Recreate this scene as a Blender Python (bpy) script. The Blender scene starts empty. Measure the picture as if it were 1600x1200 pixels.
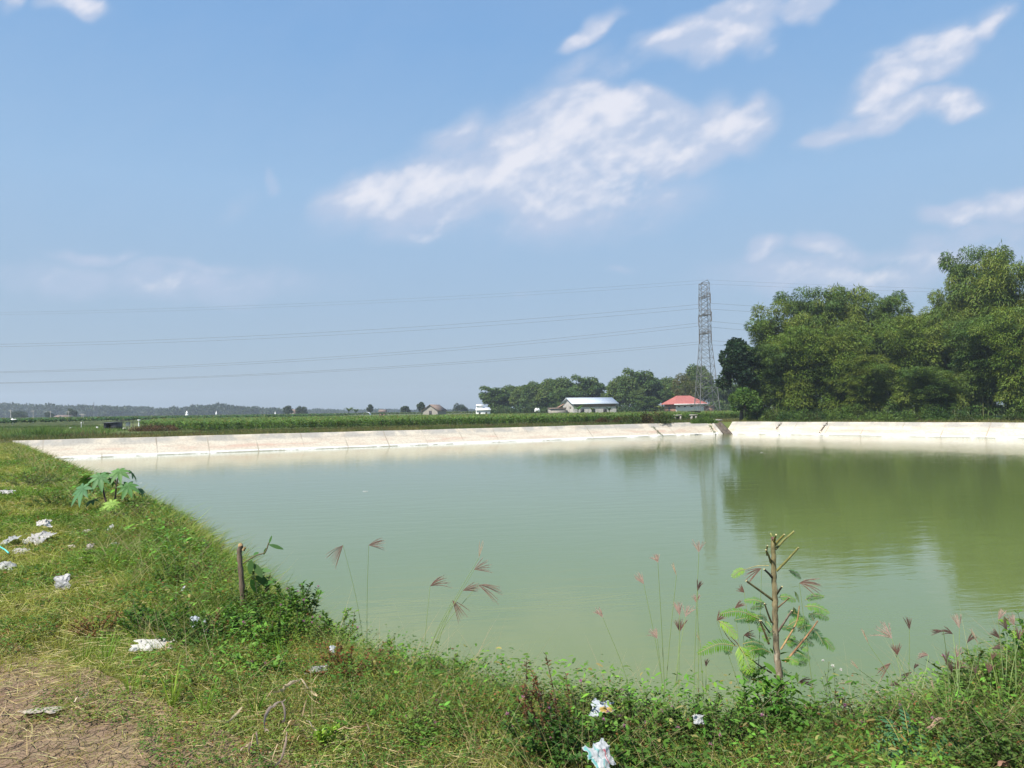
import bpy, math
import numpy as np
from mathutils import Vector, Matrix

S = bpy.context.scene
COL = S.collection
RNG = np.random.default_rng(11)
rad = math.radians

# ------------------------------------------------------------------ camera
F = 1170.0                      # focal length in pixels of the 1600 px wide photograph
CAM = np.array([0.0, 0.0, 1.55])
PITCH, ROLL = rad(2.0), rad(0.78)
fw = np.array([0, math.cos(PITCH), math.sin(PITCH)])
r0 = np.array([1.0, 0, 0]); u0 = np.cross(r0, fw)
rt = r0 * math.cos(ROLL) - u0 * math.sin(ROLL)
up = np.cross(rt, fw)
cd = bpy.data.cameras.new('camera'); cam = bpy.data.objects.new('camera', cd); COL.objects.link(cam)
M = Matrix(((rt[0], up[0], -fw[0], CAM[0]), (rt[1], up[1], -fw[1], CAM[1]), (rt[2], up[2], -fw[2], CAM[2]), (0, 0, 0, 1)))
cam.matrix_world = M
cd.sensor_width = 36; cd.lens = 36 * F / 1600; cd.clip_start = 0.05; cd.clip_end = 6000
S.camera = cam

def ray(px, py):
    return fw * F + rt * (px - 800) - up * (py - 600)
def gp(px, py, z=0.0):          # where the sight line meets height z
    d = ray(px, py); t = (z - CAM[2]) / d[2]
    return CAM + d * t
def at(px, py, Y):              # where the sight line meets depth Y
    d = ray(px, py); return CAM + d * (Y / d[1])
def hor(px): return 641 - (px - 800) * 0.0136
def xat(px, Y): return at(px, hor(px), Y)[0]
def zat(px, py, Y): return at(px, py, Y)[2]

# ------------------------------------------------------------------ light
SUN_EL, SUN_AZ = 52.0, 222.0    # azimuth clockwise from +Y (north): behind and left of the camera
az = rad(SUN_AZ); el = rad(SUN_EL)
sdir = Vector((math.sin(az) * math.cos(el), math.cos(az) * math.cos(el), math.sin(el)))
ld = bpy.data.lights.new('sun', 'SUN'); ld.energy = 5.0; ld.angle = rad(0.5); ld.color = (1.0, 0.95, 0.86)
lo = bpy.data.objects.new('sun', ld); COL.objects.link(lo); lo.rotation_euler = sdir.to_track_quat('Z', 'Y').to_euler(); lo.location = (0, 0, 60)
S.view_settings.view_transform = 'Standard'; S.view_settings.look = 'None'
S.view_settings.exposure = 0.56; S.view_settings.gamma = 1.0; S.view_settings.use_curve_mapping = False

# ------------------------------------------------------------------ node helpers
class NT:
    def __init__(s, tree): s.t = tree; s.n = tree.nodes; s.l = tree.links
    def new(s, typ, **kw):
        n = s.n.new(typ)
        for k, v in kw.items(): setattr(n, k, v)
        return n
    def link(s, a, b): s.l.new(a, b)
    def inp(s, sock, v):
        if v is None: return
        if isinstance(v, bpy.types.NodeSocket): s.l.new(v, sock)
        else: sock.default_value = v
    def math(s, op, a, b=None, c=None, clamp=False):
        n = s.new('ShaderNodeMath', operation=op); n.use_clamp = clamp
        s.inp(n.inputs[0], a); s.inp(n.inputs[1], b); s.inp(n.inputs[2], c); return n.outputs[0]
    def vmath(s, op, a, b=None):
        n = s.new('ShaderNodeVectorMath', operation=op); s.inp(n.inputs[0], a); s.inp(n.inputs[1], b); return n
    def noise(s, vec, scale, detail=4, rough=.55, dist=0.0):
        n = s.new('ShaderNodeTexNoise'); s.inp(n.inputs['Vector'], vec); n.inputs['Scale'].default_value = scale
        n.inputs['Detail'].default_value = detail; n.inputs['Roughness'].default_value = rough; n.inputs['Distortion'].default_value = dist
        return n
    def ramp(s, fac, stops):
        n = s.new('ShaderNodeValToRGB'); s.inp(n.inputs[0], fac); e = n.color_ramp.elements
        while len(e) > 1: e.remove(e[-1])
        e[0].position = stops[0][0]; e[0].color = (*stops[0][1], 1)
        for p, c in stops[1:]:
            q = e.new(p); q.color = (*c, 1)
        return n.outputs[0]
    def mix(s, fac, a, b, mode='MIX'):
        n = s.new('ShaderNodeMix', data_type='RGBA', blend_type=mode)
        s.inp(n.inputs[0], fac)
        for k, v in ((6, a), (7, b)):
            if isinstance(v, tuple) and len(v) == 3: v = (*v, 1)
            s.inp(n.inputs[k], v)
        return n.outputs[2]
    def smooth(s, v, a, b, c=0.0, d=1.0):
        n = s.new('ShaderNodeMapRange', interpolation_type='SMOOTHSTEP'); s.inp(n.inputs[0], v)
        n.inputs[1].default_value = a; n.inputs[2].default_value = b; n.inputs[3].default_value = c; n.inputs[4].default_value = d
        return n.outputs[0]

def material(name):
    m = bpy.data.materials.new(name); m.use_nodes = True; nt = NT(m.node_tree); nt.n.clear()
    out = nt.new('ShaderNodeOutputMaterial'); return m, nt, out

# ------------------------------------------------------------------ sky with clouds
def uvdir(px, py):
    d = ray(px, py); return d[0] / d[1], d[2] / d[1]
CLOUDS = [ # px, py, rx, ry, tilt, strength
 (590,298,105,52,12,.98),(690,278,120,54,18,1.02),(800,245,110,64,28,1.08),(890,200,115,68,30,1.12),(960,215,105,58,20,.95),(1010,235,90,46,10,.9),(965,165,80,48,0,1.25),
 (1045,190,70,50,-10,.8),(1130,190,85,55,5,1.0),(1170,160,40,30,0,.7),(950,250,45,32,0,.95),(1060,245,90,42,15,.85),(870,290,200,70,8,.8),(700,325,210,50,5,.6),(900,335,230,60,6,.4),
 (715,210,80,34,22,.45),(1000,310,130,40,5,.4),
 (1060,55,90,30,22,.7),(1150,40,95,42,22,1.0),(1190,45,50,45,60,.7),(1260,8,55,26,20,.8),(920,45,58,20,32,.75),(900,110,90,30,35,.35),(975,90,90,24,25,.35),
 (1400,120,105,45,35,.95),(1480,85,85,35,38,.85),(1550,32,55,22,42,.6),(1400,75,60,20,10,.35),(1390,185,120,26,18,.85),(1480,168,60,26,8,1.0),(1305,215,60,14,12,.7),
 (1500,325,75,22,5,.7),(1600,312,80,28,5,.75),(1560,355,150,30,5,.4),
 (1195,395,50,18,20,.7),(1285,382,60,18,0,.75),(1350,395,90,25,5,.55),(1300,430,210,45,0,.62),(1440,385,90,30,15,.5),(1500,400,160,50,5,.5),
 (115,8,62,26,-8,.8),(15,2,30,24,0,.7),(140,398,95,16,0,.42),(300,415,140,14,-4,.38),(250,440,320,38,-3,.48),(425,288,16,14,30,.35),(370,320,50,20,30,.18),(960,420,40,12,0,.25),(820,455,24,12,0,.25)]

wd = bpy.data.worlds.new('World'); S.world = wd; wd.use_nodes = True
wt = NT(wd.node_tree); wt.n.clear()
wo = wt.new('ShaderNodeOutputWorld'); bg = wt.new('ShaderNodeBackground'); bg.inputs[1].default_value = 0.10
wt.link(bg.outputs[0], wo.inputs[0])
sky = wt.new('ShaderNodeTexSky', sky_type='NISHITA'); sky.sun_disc = False
sky.sun_elevation = el; sky.sun_rotation = az; sky.altitude = 30; sky.air_density = 1.0; sky.dust_density = 0.7; sky.ozone_density = 1.6

# cloud field as a node group: position in (x/y, z/y) -> density
cg = bpy.data.node_groups.new('cloud_field', 'ShaderNodeTree')
cg.interface.new_socket('P', in_out='INPUT', socket_type='NodeSocketVector'); cg.interface.new_socket('D', in_out='OUTPUT', socket_type='NodeSocketFloat')
g = NT(cg); gi = g.new('NodeGroupInput'); go = g.new('NodeGroupOutput')
P = gi.outputs[0]
warp = g.noise(P, 9.0, 2, .6)
wv = g.vmath('SUBTRACT', warp.outputs['Color'], (.5, .5, .5))
wvs = g.new('ShaderNodeVectorMath', operation='SCALE'); g.link(wv.outputs[0], wvs.inputs[0]); wvs.inputs['Scale'].default_value = 0.07
Pw = g.vmath('ADD', P, wvs.outputs[0]).outputs[0]
acc = None
for (px, py, rx, ry, tilt, st) in CLOUDS:
    u, v = uvdir(px, py)
    mp = g.new('ShaderNodeMapping', vector_type='TEXTURE'); g.link(Pw, mp.inputs[0])
    mp.inputs['Location'].default_value = (u, v, 0); mp.inputs['Rotation'].default_value = (0, 0, rad(tilt + .8)); mp.inputs['Scale'].default_value = (rx * 1.45 / F, ry * 1.45 / F, 1)
    ln = g.vmath('LENGTH', mp.outputs[0]).outputs['Value']
    f = g.smooth(ln, 0.0, 1.0, st, 0.0)
    acc = f if acc is None else g.math('SMOOTH_MAX', acc, f, 0.12)
sp = g.new('ShaderNodeVectorRotate', rotation_type='Z_AXIS'); g.link(P, sp.inputs[0]); sp.inputs['Angle'].default_value = -rad(25)
sq = g.vmath('MULTIPLY', sp.outputs[0], (1, 1.7, 1)).outputs[0]
n1 = g.noise(sq, 9.0, 9, .60, .10).outputs['Fac']
nn = g.math('MULTIPLY', g.math('SUBTRACT', n1, .5), 1.15)
dd = g.math('ADD', g.math('SUBTRACT', acc, .07), g.math('MULTIPLY', nn, g.smooth(acc, .02, .45)))
g.link(dd, go.inputs[0])
sq2 = g.vmath('ADD', sq, (.004, .024, 0)).outputs[0]
n1b = g.noise(sq2, 9.0, 3, .60, .10).outputs['Fac']
lg = g.math('ADD', g.math('MULTIPLY', g.math('SUBTRACT', n1, n1b), 1.25), g.math('MULTIPLY', g.math('SUBTRACT', acc, .6), .55))
veil = cg.interface.new_socket('V', in_out='OUTPUT', socket_type='NodeSocketFloat')
go2 = cg.interface.new_socket('L', in_out='OUTPUT', socket_type='NodeSocketFloat'); g.link(lg, go.inputs[1]); g.link(g.math('MULTIPLY', g.smooth(acc, .0, 1.0), g.smooth(n1, .25, .65, .45, 1.0)), go.inputs[2])

tc = wt.new('ShaderNodeTexCoord')
sx = wt.new('ShaderNodeSeparateXYZ'); wt.link(tc.outputs['Generated'], sx.inputs[0])
ay = wt.math('MAXIMUM', wt.math('ABSOLUTE', sx.outputs[1]), .02)
cx = wt.new('ShaderNodeCombineXYZ'); wt.link(wt.math('DIVIDE', sx.outputs[0], ay), cx.inputs[0]); wt.link(wt.math('DIVIDE', sx.outputs[2], ay), cx.inputs[1])
cn = wt.new('ShaderNodeGroup'); cn.node_tree = cg; wt.link(cx.outputs[0], cn.inputs[0])
alpha = wt.math('MAXIMUM', wt.smooth(cn.outputs[0], -.14, .52), wt.math('MULTIPLY', cn.outputs[2], .75))
light = wt.smooth(cn.outputs[1], -.12, .34)
ccol = wt.mix(light, (3.7, 4.25, 5.45), (6.3, 6.15, 6.5))
skyc = wt.mix(1.0, sky.outputs[0], (.95, .85, .8), 'MULTIPLY')
elev = wt.math('MAXIMUM', sx.outputs[2], 0.0)
hz = wt.ramp(elev, [(0.0, (2.5, 3.3, 4.05)), (0.12, (2.45, 3.5, 4.7)), (0.28, (2.15, 3.65, 5.5)), (.45, (1.3, 2.9, 5.3)), (1.0, (.8, 1.7, 4.2))])
skym = wt.mix(.85, skyc, hz)
hazef = wt.smooth(elev, 0.0, .28, .5, 1.0)
fin = wt.mix(wt.math('MULTIPLY', wt.math('MULTIPLY', alpha, hazef), .82), skym, ccol)
wt.link(fin, bg.inputs[0])

# ------------------------------------------------------------------ mesh helpers
class Acc:
    def __init__(s): s.V = []; s.C = []; s.Fs = []; s.n = 0
    def add(s, v, f, c):
        v = np.asarray(v, float).reshape(-1, 3); c = np.asarray(c, float)
        if c.ndim == 1: c = np.tile(c, (len(v), 1))
        s.V.append(v); s.C.append(c); s.Fs.append(np.asarray(f, np.int64) + s.n); s.n += len(v)
    def build(s, name, mat, parent=None, smooth=False, loc=None):
        V = np.concatenate(s.V); C = np.concatenate(s.C)
        if loc is not None: V = V - np.asarray(loc)
        me = bpy.data.meshes.new(name); me.vertices.add(len(V)); me.vertices.foreach_set('co', V.astype(np.float32).ravel())
        idx = np.concatenate([f.ravel() for f in s.Fs]); tot = np.concatenate([np.full(len(f), f.shape[1]) for f in s.Fs])
        st = np.concatenate([[0], np.cumsum(tot)[:-1]])
        me.loops.add(len(idx)); me.loops.foreach_set('vertex_index', idx.astype(np.int32))
        me.polygons.add(len(tot)); me.polygons.foreach_set('loop_start', st.astype(np.int32))
        try: me.polygons.foreach_set('loop_total', tot.astype(np.int32))
        except Exception: pass
        if smooth: me.polygons.foreach_set('use_smooth', np.ones(len(tot), bool))
        a = me.color_attributes.new('Col', 'FLOAT_COLOR', 'POINT')
        a.data.foreach_set('color', np.concatenate([C, np.ones((len(C), 1))], 1).astype(np.float32).ravel())
        me.update(calc_edges=True); me.validate()
        me.materials.append(mat)
        o = bpy.data.objects.new(name, me); COL.objects.link(o)
        if parent is not None: o.parent = parent
        if loc is not None: o.location = loc
        return o

def nrm(v): return v / np.maximum(np.linalg.norm(v, axis=-1, keepdims=True), 1e-9)
def rnd(a, b, n=None): return RNG.uniform(a, b, n)
def rdir(n, zlo=-1, zhi=1):
    z = rnd(zlo, zhi, n); t = rnd(0, 2 * math.pi, n); r = np.sqrt(np.maximum(0, 1 - z * z)); return np.stack([r * np.cos(t), r * np.sin(t), z], 1)
def jit(c, n, amt=.25, hue=.12):
    c = np.asarray(c, float)
    if c.ndim == 1: c = np.tile(c, (n, 1))
    return np.clip(c * rnd(1 - amt, 1 + amt, (n, 1)) * rnd(1 - hue, 1 + hue, (n, 3)), 0, 1)

PROF = {'blade': lambda t: np.clip(1.0 - t ** 1.6, .06, 1), 'leaf': lambda t: np.maximum(.05, np.sin(math.pi * np.clip(t * .94 + .03, 0, 1)) ** .8),
        'corn': lambda t: np.clip(np.minimum(.45 + 3 * t, 1) * (1 - t ** 2.2), .05, 1)}
def ribbons(acc, P, D, B, L, W, col, n=3, prof='blade', side=None):
    N = len(P)
    if N == 0: return
    L = np.broadcast_to(L, (N,)); W = np.broadcast_to(W, (N,))
    if side is None:
        side = nrm(np.cross(D, rdir(N)))
    t = np.linspace(0, 1, n + 1)
    pts = P[:, None] + (D[:, None] * t[None, :, None] + B[:, None] * (t ** 2)[None, :, None]) * L[:, None, None]
    w = (W[:, None] * PROF[prof](t)[None])[..., None] * side[:, None] * .5
    v = np.stack([pts - w, pts + w], 2).reshape(-1, 3)
    k = 2 * (n + 1); b = (np.arange(N) * k)[:, None] + (np.arange(n) * 2)[None]
    f = np.stack([b, b + 1, b + 3, b + 2], -1).reshape(-1, 4)
    acc.add(v, f, np.repeat(np.broadcast_to(col, (N, 3)), k, 0))
def leaves(acc, P, A, Nn, L, W, col, cup=.12):
    N = len(P)
    if N == 0: return
    L = np.broadcast_to(L, (N,))[:, None]; W = np.broadcast_to(W, (N,))[:, None]
    A = nrm(A); Sd = nrm(np.cross(A, Nn)); up_ = nrm(np.cross(Sd, A))
    m = P + A * L * .45 + up_ * L * cup
    v = np.stack([P, m - Sd * W * .5, P + A * L, m + Sd * W * .5], 1).reshape(-1, 3)
    f = (np.arange(N) * 4)[:, None] + np.arange(4)[None]
    acc.add(v, f, np.repeat(np.broadcast_to(col, (N, 3)), 4, 0))
def tube(acc, pts, radii, col=(.2, .15, .1), sides=6, cap=True):
    pts = np.asarray(pts, float); n = len(pts); radii = np.broadcast_to(np.asarray(radii, float), (n,))
    T = np.gradient(pts, axis=0); T = nrm(T)
    ref = np.array([0, 0, 1.0]) if abs(T[0][2]) < .9 else np.array([1.0, 0, 0])
    X = nrm(np.cross(T, ref)); Y = np.cross(T, X)
    a = np.arange(sides) / sides * 2 * math.pi
    v = pts[:, None] + radii[:, None, None] * (X[:, None] * np.cos(a)[None, :, None] + Y[:, None] * np.sin(a)[None, :, None])
    i = np.arange(n - 1)[:, None] * sides; j = np.arange(sides)[None]; j2 = (j + 1) % sides
    f = np.stack([i + j, i + j2, i + sides + j2, i + sides + j], -1).reshape(-1, 4)
    acc.add(v.reshape(-1, 3), f, col)
    if cap:
        acc.add(v[0], np.arange(sides)[None, ::-1], col); acc.add(v[-1], np.arange(sides)[None], col)
def box(acc, lo, hi, col=(.5, .5, .5), rz=0.0, org=(0, 0, 0)):
    x0, y0, z0 = lo; x1, y1, z1 = hi
    v = np.array([(x0, y0, z0), (x1, y0, z0), (x1, y1, z0), (x0, y1, z0), (x0, y0, z1), (x1, y0, z1), (x1, y1, z1), (x0, y1, z1)], float)
    f = [(0, 3, 2, 1), (4, 5, 6, 7), (0, 1, 5, 4), (1, 2, 6, 5), (2, 3, 7, 6), (3, 0, 4, 7)]
    c, s = math.cos(rz), math.sin(rz)
    v = v @ np.array([[c, s, 0], [-s, c, 0], [0, 0, 1]]) + np.asarray(org)
    acc.add(v, f, col)
def poly(acc, pts, col=(.5, .5, .5)): acc.add(pts, [list(range(len(pts)))], col)
def slab(acc, quad, thick, col=(.5, .5, .5)):
    q = np.asarray(quad, float); n = np.cross(q[1] - q[0], q[3] - q[0]); n = n / np.linalg.norm(n) * thick
    v = np.concatenate([q, q - n]); f = [(0, 1, 2, 3), (7, 6, 5, 4), (0, 4, 5, 1), (1, 5, 6, 2), (2, 6, 7, 3), (3, 7, 4, 0)]
    acc.add(v, f, col)
def curve(pts, n=8):           # Catmull-Rom through points
    p = np.asarray(pts, float)
    if len(p) == 2: return np.linspace(p[0], p[1], n)
    q = np.concatenate([[2 * p[0] - p[1]], p, [2 * p[-1] - p[-2]]]); out = []
    for i in range(len(p) - 1):
        a, b, c, d = q[i:i + 4]
        for t in np.linspace(0, 1, n, endpoint=False):
            out.append(.5 * ((2 * b) + (-a + c) * t + (2 * a - 5 * b + 4 * c - d) * t * t + (-a + 3 * b - 3 * c + d) * t ** 3))
    out.append(p[-1]); return np.array(out)

def tag(o, label=None, cat=None, group=None, kind=None):
    if label: o['label'] = label
    if cat: o['category'] = cat
    if group: o['group'] = group
    if kind: o['kind'] = kind
    return o
def thing(name, label, cat, loc=(0, 0, 0), rz=0.0, group=None):
    o = bpy.data.objects.new(name, None); COL.objects.link(o); o.location = tuple(float(c) for c in loc); o.rotation_euler = (0, 0, rz); o.empty_display_size = .2
    return tag(o, label, cat, group)
def dup(root, loc, rz=0.0, sc=1.0, label=None, group=None):
    r = root.copy(); COL.objects.link(r); r.location = tuple(float(c) for c in loc); r.rotation_euler = (0, 0, rz)
    r.scale = (sc, sc, sc) if not isinstance(sc, tuple) else sc
    if label: r['label'] = label
    if group: r['group'] = group
    for ch in list(root.children):
        c = ch.copy(); COL.objects.link(c); c.parent = r
        for gch in list(ch.children):
            d = gch.copy(); COL.objects.link(d); d.parent = c
    return r

# numpy value noise
def vnoise(x, y, seed=0):
    xi = np.floor(x).astype(np.int64); yi = np.floor(y).astype(np.int64); xf = x - xi; yf = y - yi
    def h(a, b):
        k = (a * 374761393 + b * 668265263 + seed * 974634777) & 0xffffffff
        k = ((k ^ (k >> 13)) * 1274126177) & 0xffffffff
        return ((k ^ (k >> 16)) & 0xffff) / 65535.0
    u = xf * xf * (3 - 2 * xf); v = yf * yf * (3 - 2 * yf)
    return (h(xi, yi) * (1 - u) + h(xi + 1, yi) * u) * (1 - v) + (h(xi, yi + 1) * (1 - u) + h(xi + 1, yi + 1) * u) * v
def fbm(x, y, sc, seed=0, o=3):
    r = 0; a = .5; tt = 0
    for i in range(o):
        r = r + a * vnoise(x * sc, y * sc, seed + i * 17); tt += a; a *= .5; sc *= 2.03
    return r / tt

# ------------------------------------------------------------------ materials
def leaf_mat(name, trans=.3, rough=.5, tint=(1.25, 1.2, .5), spec=.18):
    m, nt, out = material(name)
    at_ = nt.new('ShaderNodeAttribute', attribute_name='Col')
    p = nt.new('ShaderNodeBsdfPrincipled'); nt.link(at_.outputs['Color'], p.inputs['Base Color']); p.inputs['Roughness'].default_value = rough
    p.inputs['Specular IOR Level'].default_value = spec
    tr = nt.new('ShaderNodeBsdfTranslucent'); tcn = nt.mix(1.0, at_.outputs['Color'], tint, 'MULTIPLY'); nt.link(tcn, tr.inputs[0])
    mx = nt.new('ShaderNodeMixShader'); mx.inputs[0].default_value = trans; nt.link(p.outputs[0], mx.inputs[1]); nt.link(tr.outputs[0], mx.inputs[2])
    nt.link(mx.outputs[0], out.inputs[0]); return m
def rough_mat(name, ca, cb, scale=4.0, rough=.85, bump=.3, bscale=30, stretch=(1, 1, 1), metal=0.0, attr=False, bdist=.02):
    m, nt, out = material(name)
    tcx = nt.new('ShaderNodeTexCoord'); v = nt.vmath('MULTIPLY', tcx.outputs['Object'], stretch).outputs[0]
    n = nt.noise(v, scale, 6, .6).outputs['Fac']
    c = nt.ramp(n, [(.3, ca), (.7, cb)])
    if attr:
        at_ = nt.new('ShaderNodeAttribute', attribute_name='Col'); c = nt.mix(1.0, c, at_.outputs['Color'], 'MULTIPLY')
    p = nt.new('ShaderNodeBsdfPrincipled'); nt.link(c, p.inputs['Base Color']); p.inputs['Roughness'].default_value = rough; p.inputs['Metallic'].default_value = metal
    if bump:
        b = nt.new('ShaderNodeBump'); b.inputs['Strength'].default_value = bump; b.inputs['Distance'].default_value = bdist
        nt.link(nt.noise(v, bscale, 5, .6).outputs['Fac'], b.inputs['Height']); nt.link(b.outputs[0], p.inputs['Normal'])
    nt.link(p.outputs[0], out.inputs[0]); return m

M_GRASS = leaf_mat('grass_blades', .32, .55)
M_LEAF = leaf_mat('foliage', .28, .5)
M_BAMBOO = leaf_mat('bamboo_foliage', .30, .55, (1.2, 1.15, .45), .25)
M_CORN = leaf_mat('corn_leaves', .25, .45)
M_SEED = leaf_mat('seed_heads', .35, .7, (1.1, .95, .85), .2)
M_DRY = leaf_mat('dry_leaves', .2, .7, (1.1, .95, .7), .2)
M_BARK = rough_mat('bark', (.40, .38, .36), (1.35, 1.3, 1.25), 38, .85, .9, 90, (1, 1, .35), attr=True, bdist=.006)
M_CULM = rough_mat('trunks', (.7, .7, .7), (1.1, 1.1, 1.1), 3, .8, .2, 20, attr=True)
M_PLAST = leaf_mat('thin_plastic', .30, .4, (1, 1, 1), .4)

# ------------------------------------------------------------------ pond outline and terrain
A_ = np.array([-31.8, 47.7]); B_ = np.array([22.3, 79.0]); D_ = np.array([57.6, 37.9])
EDGE_OFF = 0.0
NEAR = [(-5.6, 12.0), (-4.0, 9.3), (-2.75, 7.25), (-1.95, 6.0), (-1.25, 5.15), (-.75, 4.75), (-.25, 4.4), (.35, 4.05), (1.0, 3.8), (1.7, 3.8), (2.35, 4.1), (3.0, 4.55), (4.2, 5.4), (6.6, 6.9)]
def resample(a, b, step):
    a = np.asarray(a, float); b = np.asarray(b, float); n = max(1, int(round(np.linalg.norm(b - a) / step))); return [a + (b - a) * i / n for i in range(n)]
outl = []
outl += resample(D_, (6.6, 6.9), 1.5)
nc = curve([(*p, 0) for p in NEAR[::-1]], 8)[:, :2]
outl += [p for p in nc[:-1]]
outl += resample(NEAR[0], A_, .8)
outl += resample(A_, B_, 1.2) + resample(B_, D_, 1.2)
OUT = np.array(outl)
SEG_A = OUT; SEG_B = np.roll(OUT, -1, 0)
def sdist(x, y):               # >0 outside the pond
    x = np.atleast_1d(np.asarray(x, float)); y = np.atleast_1d(np.asarray(y, float)); res = np.empty(len(x))
    d = SEG_B - SEG_A; l2 = (d ** 2).sum(1)
    for i in range(0, len(x), 20000):
        p = np.stack([x[i:i + 20000], y[i:i + 20000]], 1)[:, None]
        t = np.clip(((p - SEG_A[None]) * d[None]).sum(2) / l2[None], 0, 1)
        q = SEG_A[None] + t[..., None] * d[None]; dist = np.sqrt(((p - q) ** 2).sum(2)).min(1)
        ay_, by_ = SEG_A[None, :, 1], SEG_B[None, :, 1]; cr = ((ay_ > p[..., 1]) != (by_ > p[..., 1]))
        xi = SEG_A[None, :, 0] + (p[..., 1] - ay_) / np.where(by_ == ay_, 1e-9, by_ - ay_) * (SEG_B[None, :, 0] - SEG_A[None, :, 0])
        ins = (cr & (p[..., 0] < xi)).sum(1) % 2 == 1
        res[i:i + 20000] = np.where(ins, -dist, dist)
    return res
def side_ab(x, y):             # distance in front (pond side) of the far-left wall line, and of the right wall line
    e = (B_ - A_) / np.linalg.norm(B_ - A_); n1_ = np.array([e[1], -e[0]]); q1 = (x - A_[0]) * n1_[0] + (y - A_[1]) * n1_[1]
    e = (D_ - B_) / np.linalg.norm(D_ - B_); n2_ = np.array([e[1], -e[0]]); q2 = (x - B_[0]) * n2_[0] + (y - B_[1]) * n2_[1]
    return q1, q2
def height(x, y, s=None):
    x = np.asarray(x, float); y = np.asarray(y, float)
    if s is None: s = sdist(x, y)
    q1, q2 = side_ab(x, y)
    farside = (np.minimum(np.abs(q1), np.abs(q2)) < np.abs(s) + .05) | (q1 < 0) | (q2 < 0)
    dcam = np.hypot(x, y)
    near = np.clip((60 - dcam) / 20, 0, 1) * (~farside)
    bumps = (fbm(x, y, .9, 3) - .5) * .16 + (fbm(x, y, 3.2, 5) - .5) * .06
    flat = np.clip((s - .1) / .8, 0, 1) * np.clip((np.hypot(x + 2.2, y - 2.4) - 1.2) / 1.5, 0, 1)
    z = bumps * near * flat
    sh = .45
    zi = np.where(s < sh, -(sh - s) ** 2 * .45, 0)
    zi = np.where(s < 0, -.09 + s * .8, zi)
    zf = np.where(s < 0.0, s * .82 - .10, 0.0)
    return z + np.where(farside, zf, zi)

WATER_Z = -1.15
CEN = np.array([14.0, 42.0])
offs = np.concatenate([-np.array([3.2, 2.4, 1.8, 1.3, .9, .6, .4, .25, .12]), np.arange(0, 3, .12), np.arange(3, 7, .25), np.array([7, 8, 9.5, 11, 13, 16, 20, 26, 34, 46, 64, 90, 130, 190, 290, 440, 660, 950, 1350])])
dirs = nrm(OUT - CEN)
P2 = OUT[:, None] + dirs[:, None] * offs[None, :, None]
gx = P2[..., 0].ravel(); gy = P2[..., 1].ravel(); gz = height(gx, gy)
n_o, n_r = len(OUT), len(offs)
ii = np.arange(n_o)[:, None]; jj = np.arange(n_r - 1)[None]; i2 = (ii + 1) % n_o
gf = np.stack([ii * n_r + jj, i2 * n_r + jj, i2 * n_r + jj + 1, ii * n_r + jj + 1], -1).reshape(-1, 4)
acc = Acc(); acc.add(np.stack([gx, gy, gz], 1), gf, (.1, .1, .1))

def ground_material():
    m, nt, out = material('ground_soil_and_turf')
    tcx = nt.new('ShaderNodeTexCoord'); v = tcx.outputs['Object']
    big = nt.noise(v, .02, 4, .5).outputs['Fac']; mid = nt.noise(v, .7, 5, .6).outputs['Fac']; fine = nt.noise(v, 9, 8, .65).outputs['Fac']
    near = nt.ramp(mid, [(.3, (.055, .06, .018)), (.55, (.085, .085, .03)), (.75, (.13, .095, .05))])
    near = nt.mix(nt.smooth(fine, .3, .7), nt.mix(1.0, near, (.55, .55, .5), 'MULTIPLY'), near)
    far = nt.ramp(big, [(.3, (.075, .105, .030)), (.45, (.10, .13, .035)), (.55, (.085, .12, .045)), (.7, (.15, .145, .06))])
    far = nt.mix(.35, far, nt.ramp(fine, [(.35, (.05, .07, .02)), (.65, (.16, .17, .06))]))
    sep = nt.new('ShaderNodeSeparateXYZ'); nt.link(v, sep.inputs[0])
    f = nt.smooth(sep.outputs[1], 40, 70)
    c = nt.mix(f, near, far)
    p = nt.new('ShaderNodeBsdfPrincipled'); nt.link(c, p.inputs['Base Color']); p.inputs['Roughness'].default_value = .95; p.inputs['Specular IOR Level'].default_value = .1
    b = nt.new('ShaderNodeBump'); b.inputs['Strength'].default_value = .8; b.inputs['Distance'].default_value = .03; nt.link(fine, b.inputs['Height']); nt.link(b.outputs[0], p.inputs['Normal'])
    nt.link(p.outputs[0], out.inputs[0]); return m
ground = tag(acc.build('ground', ground_material(), smooth=True), kind='structure')

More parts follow.
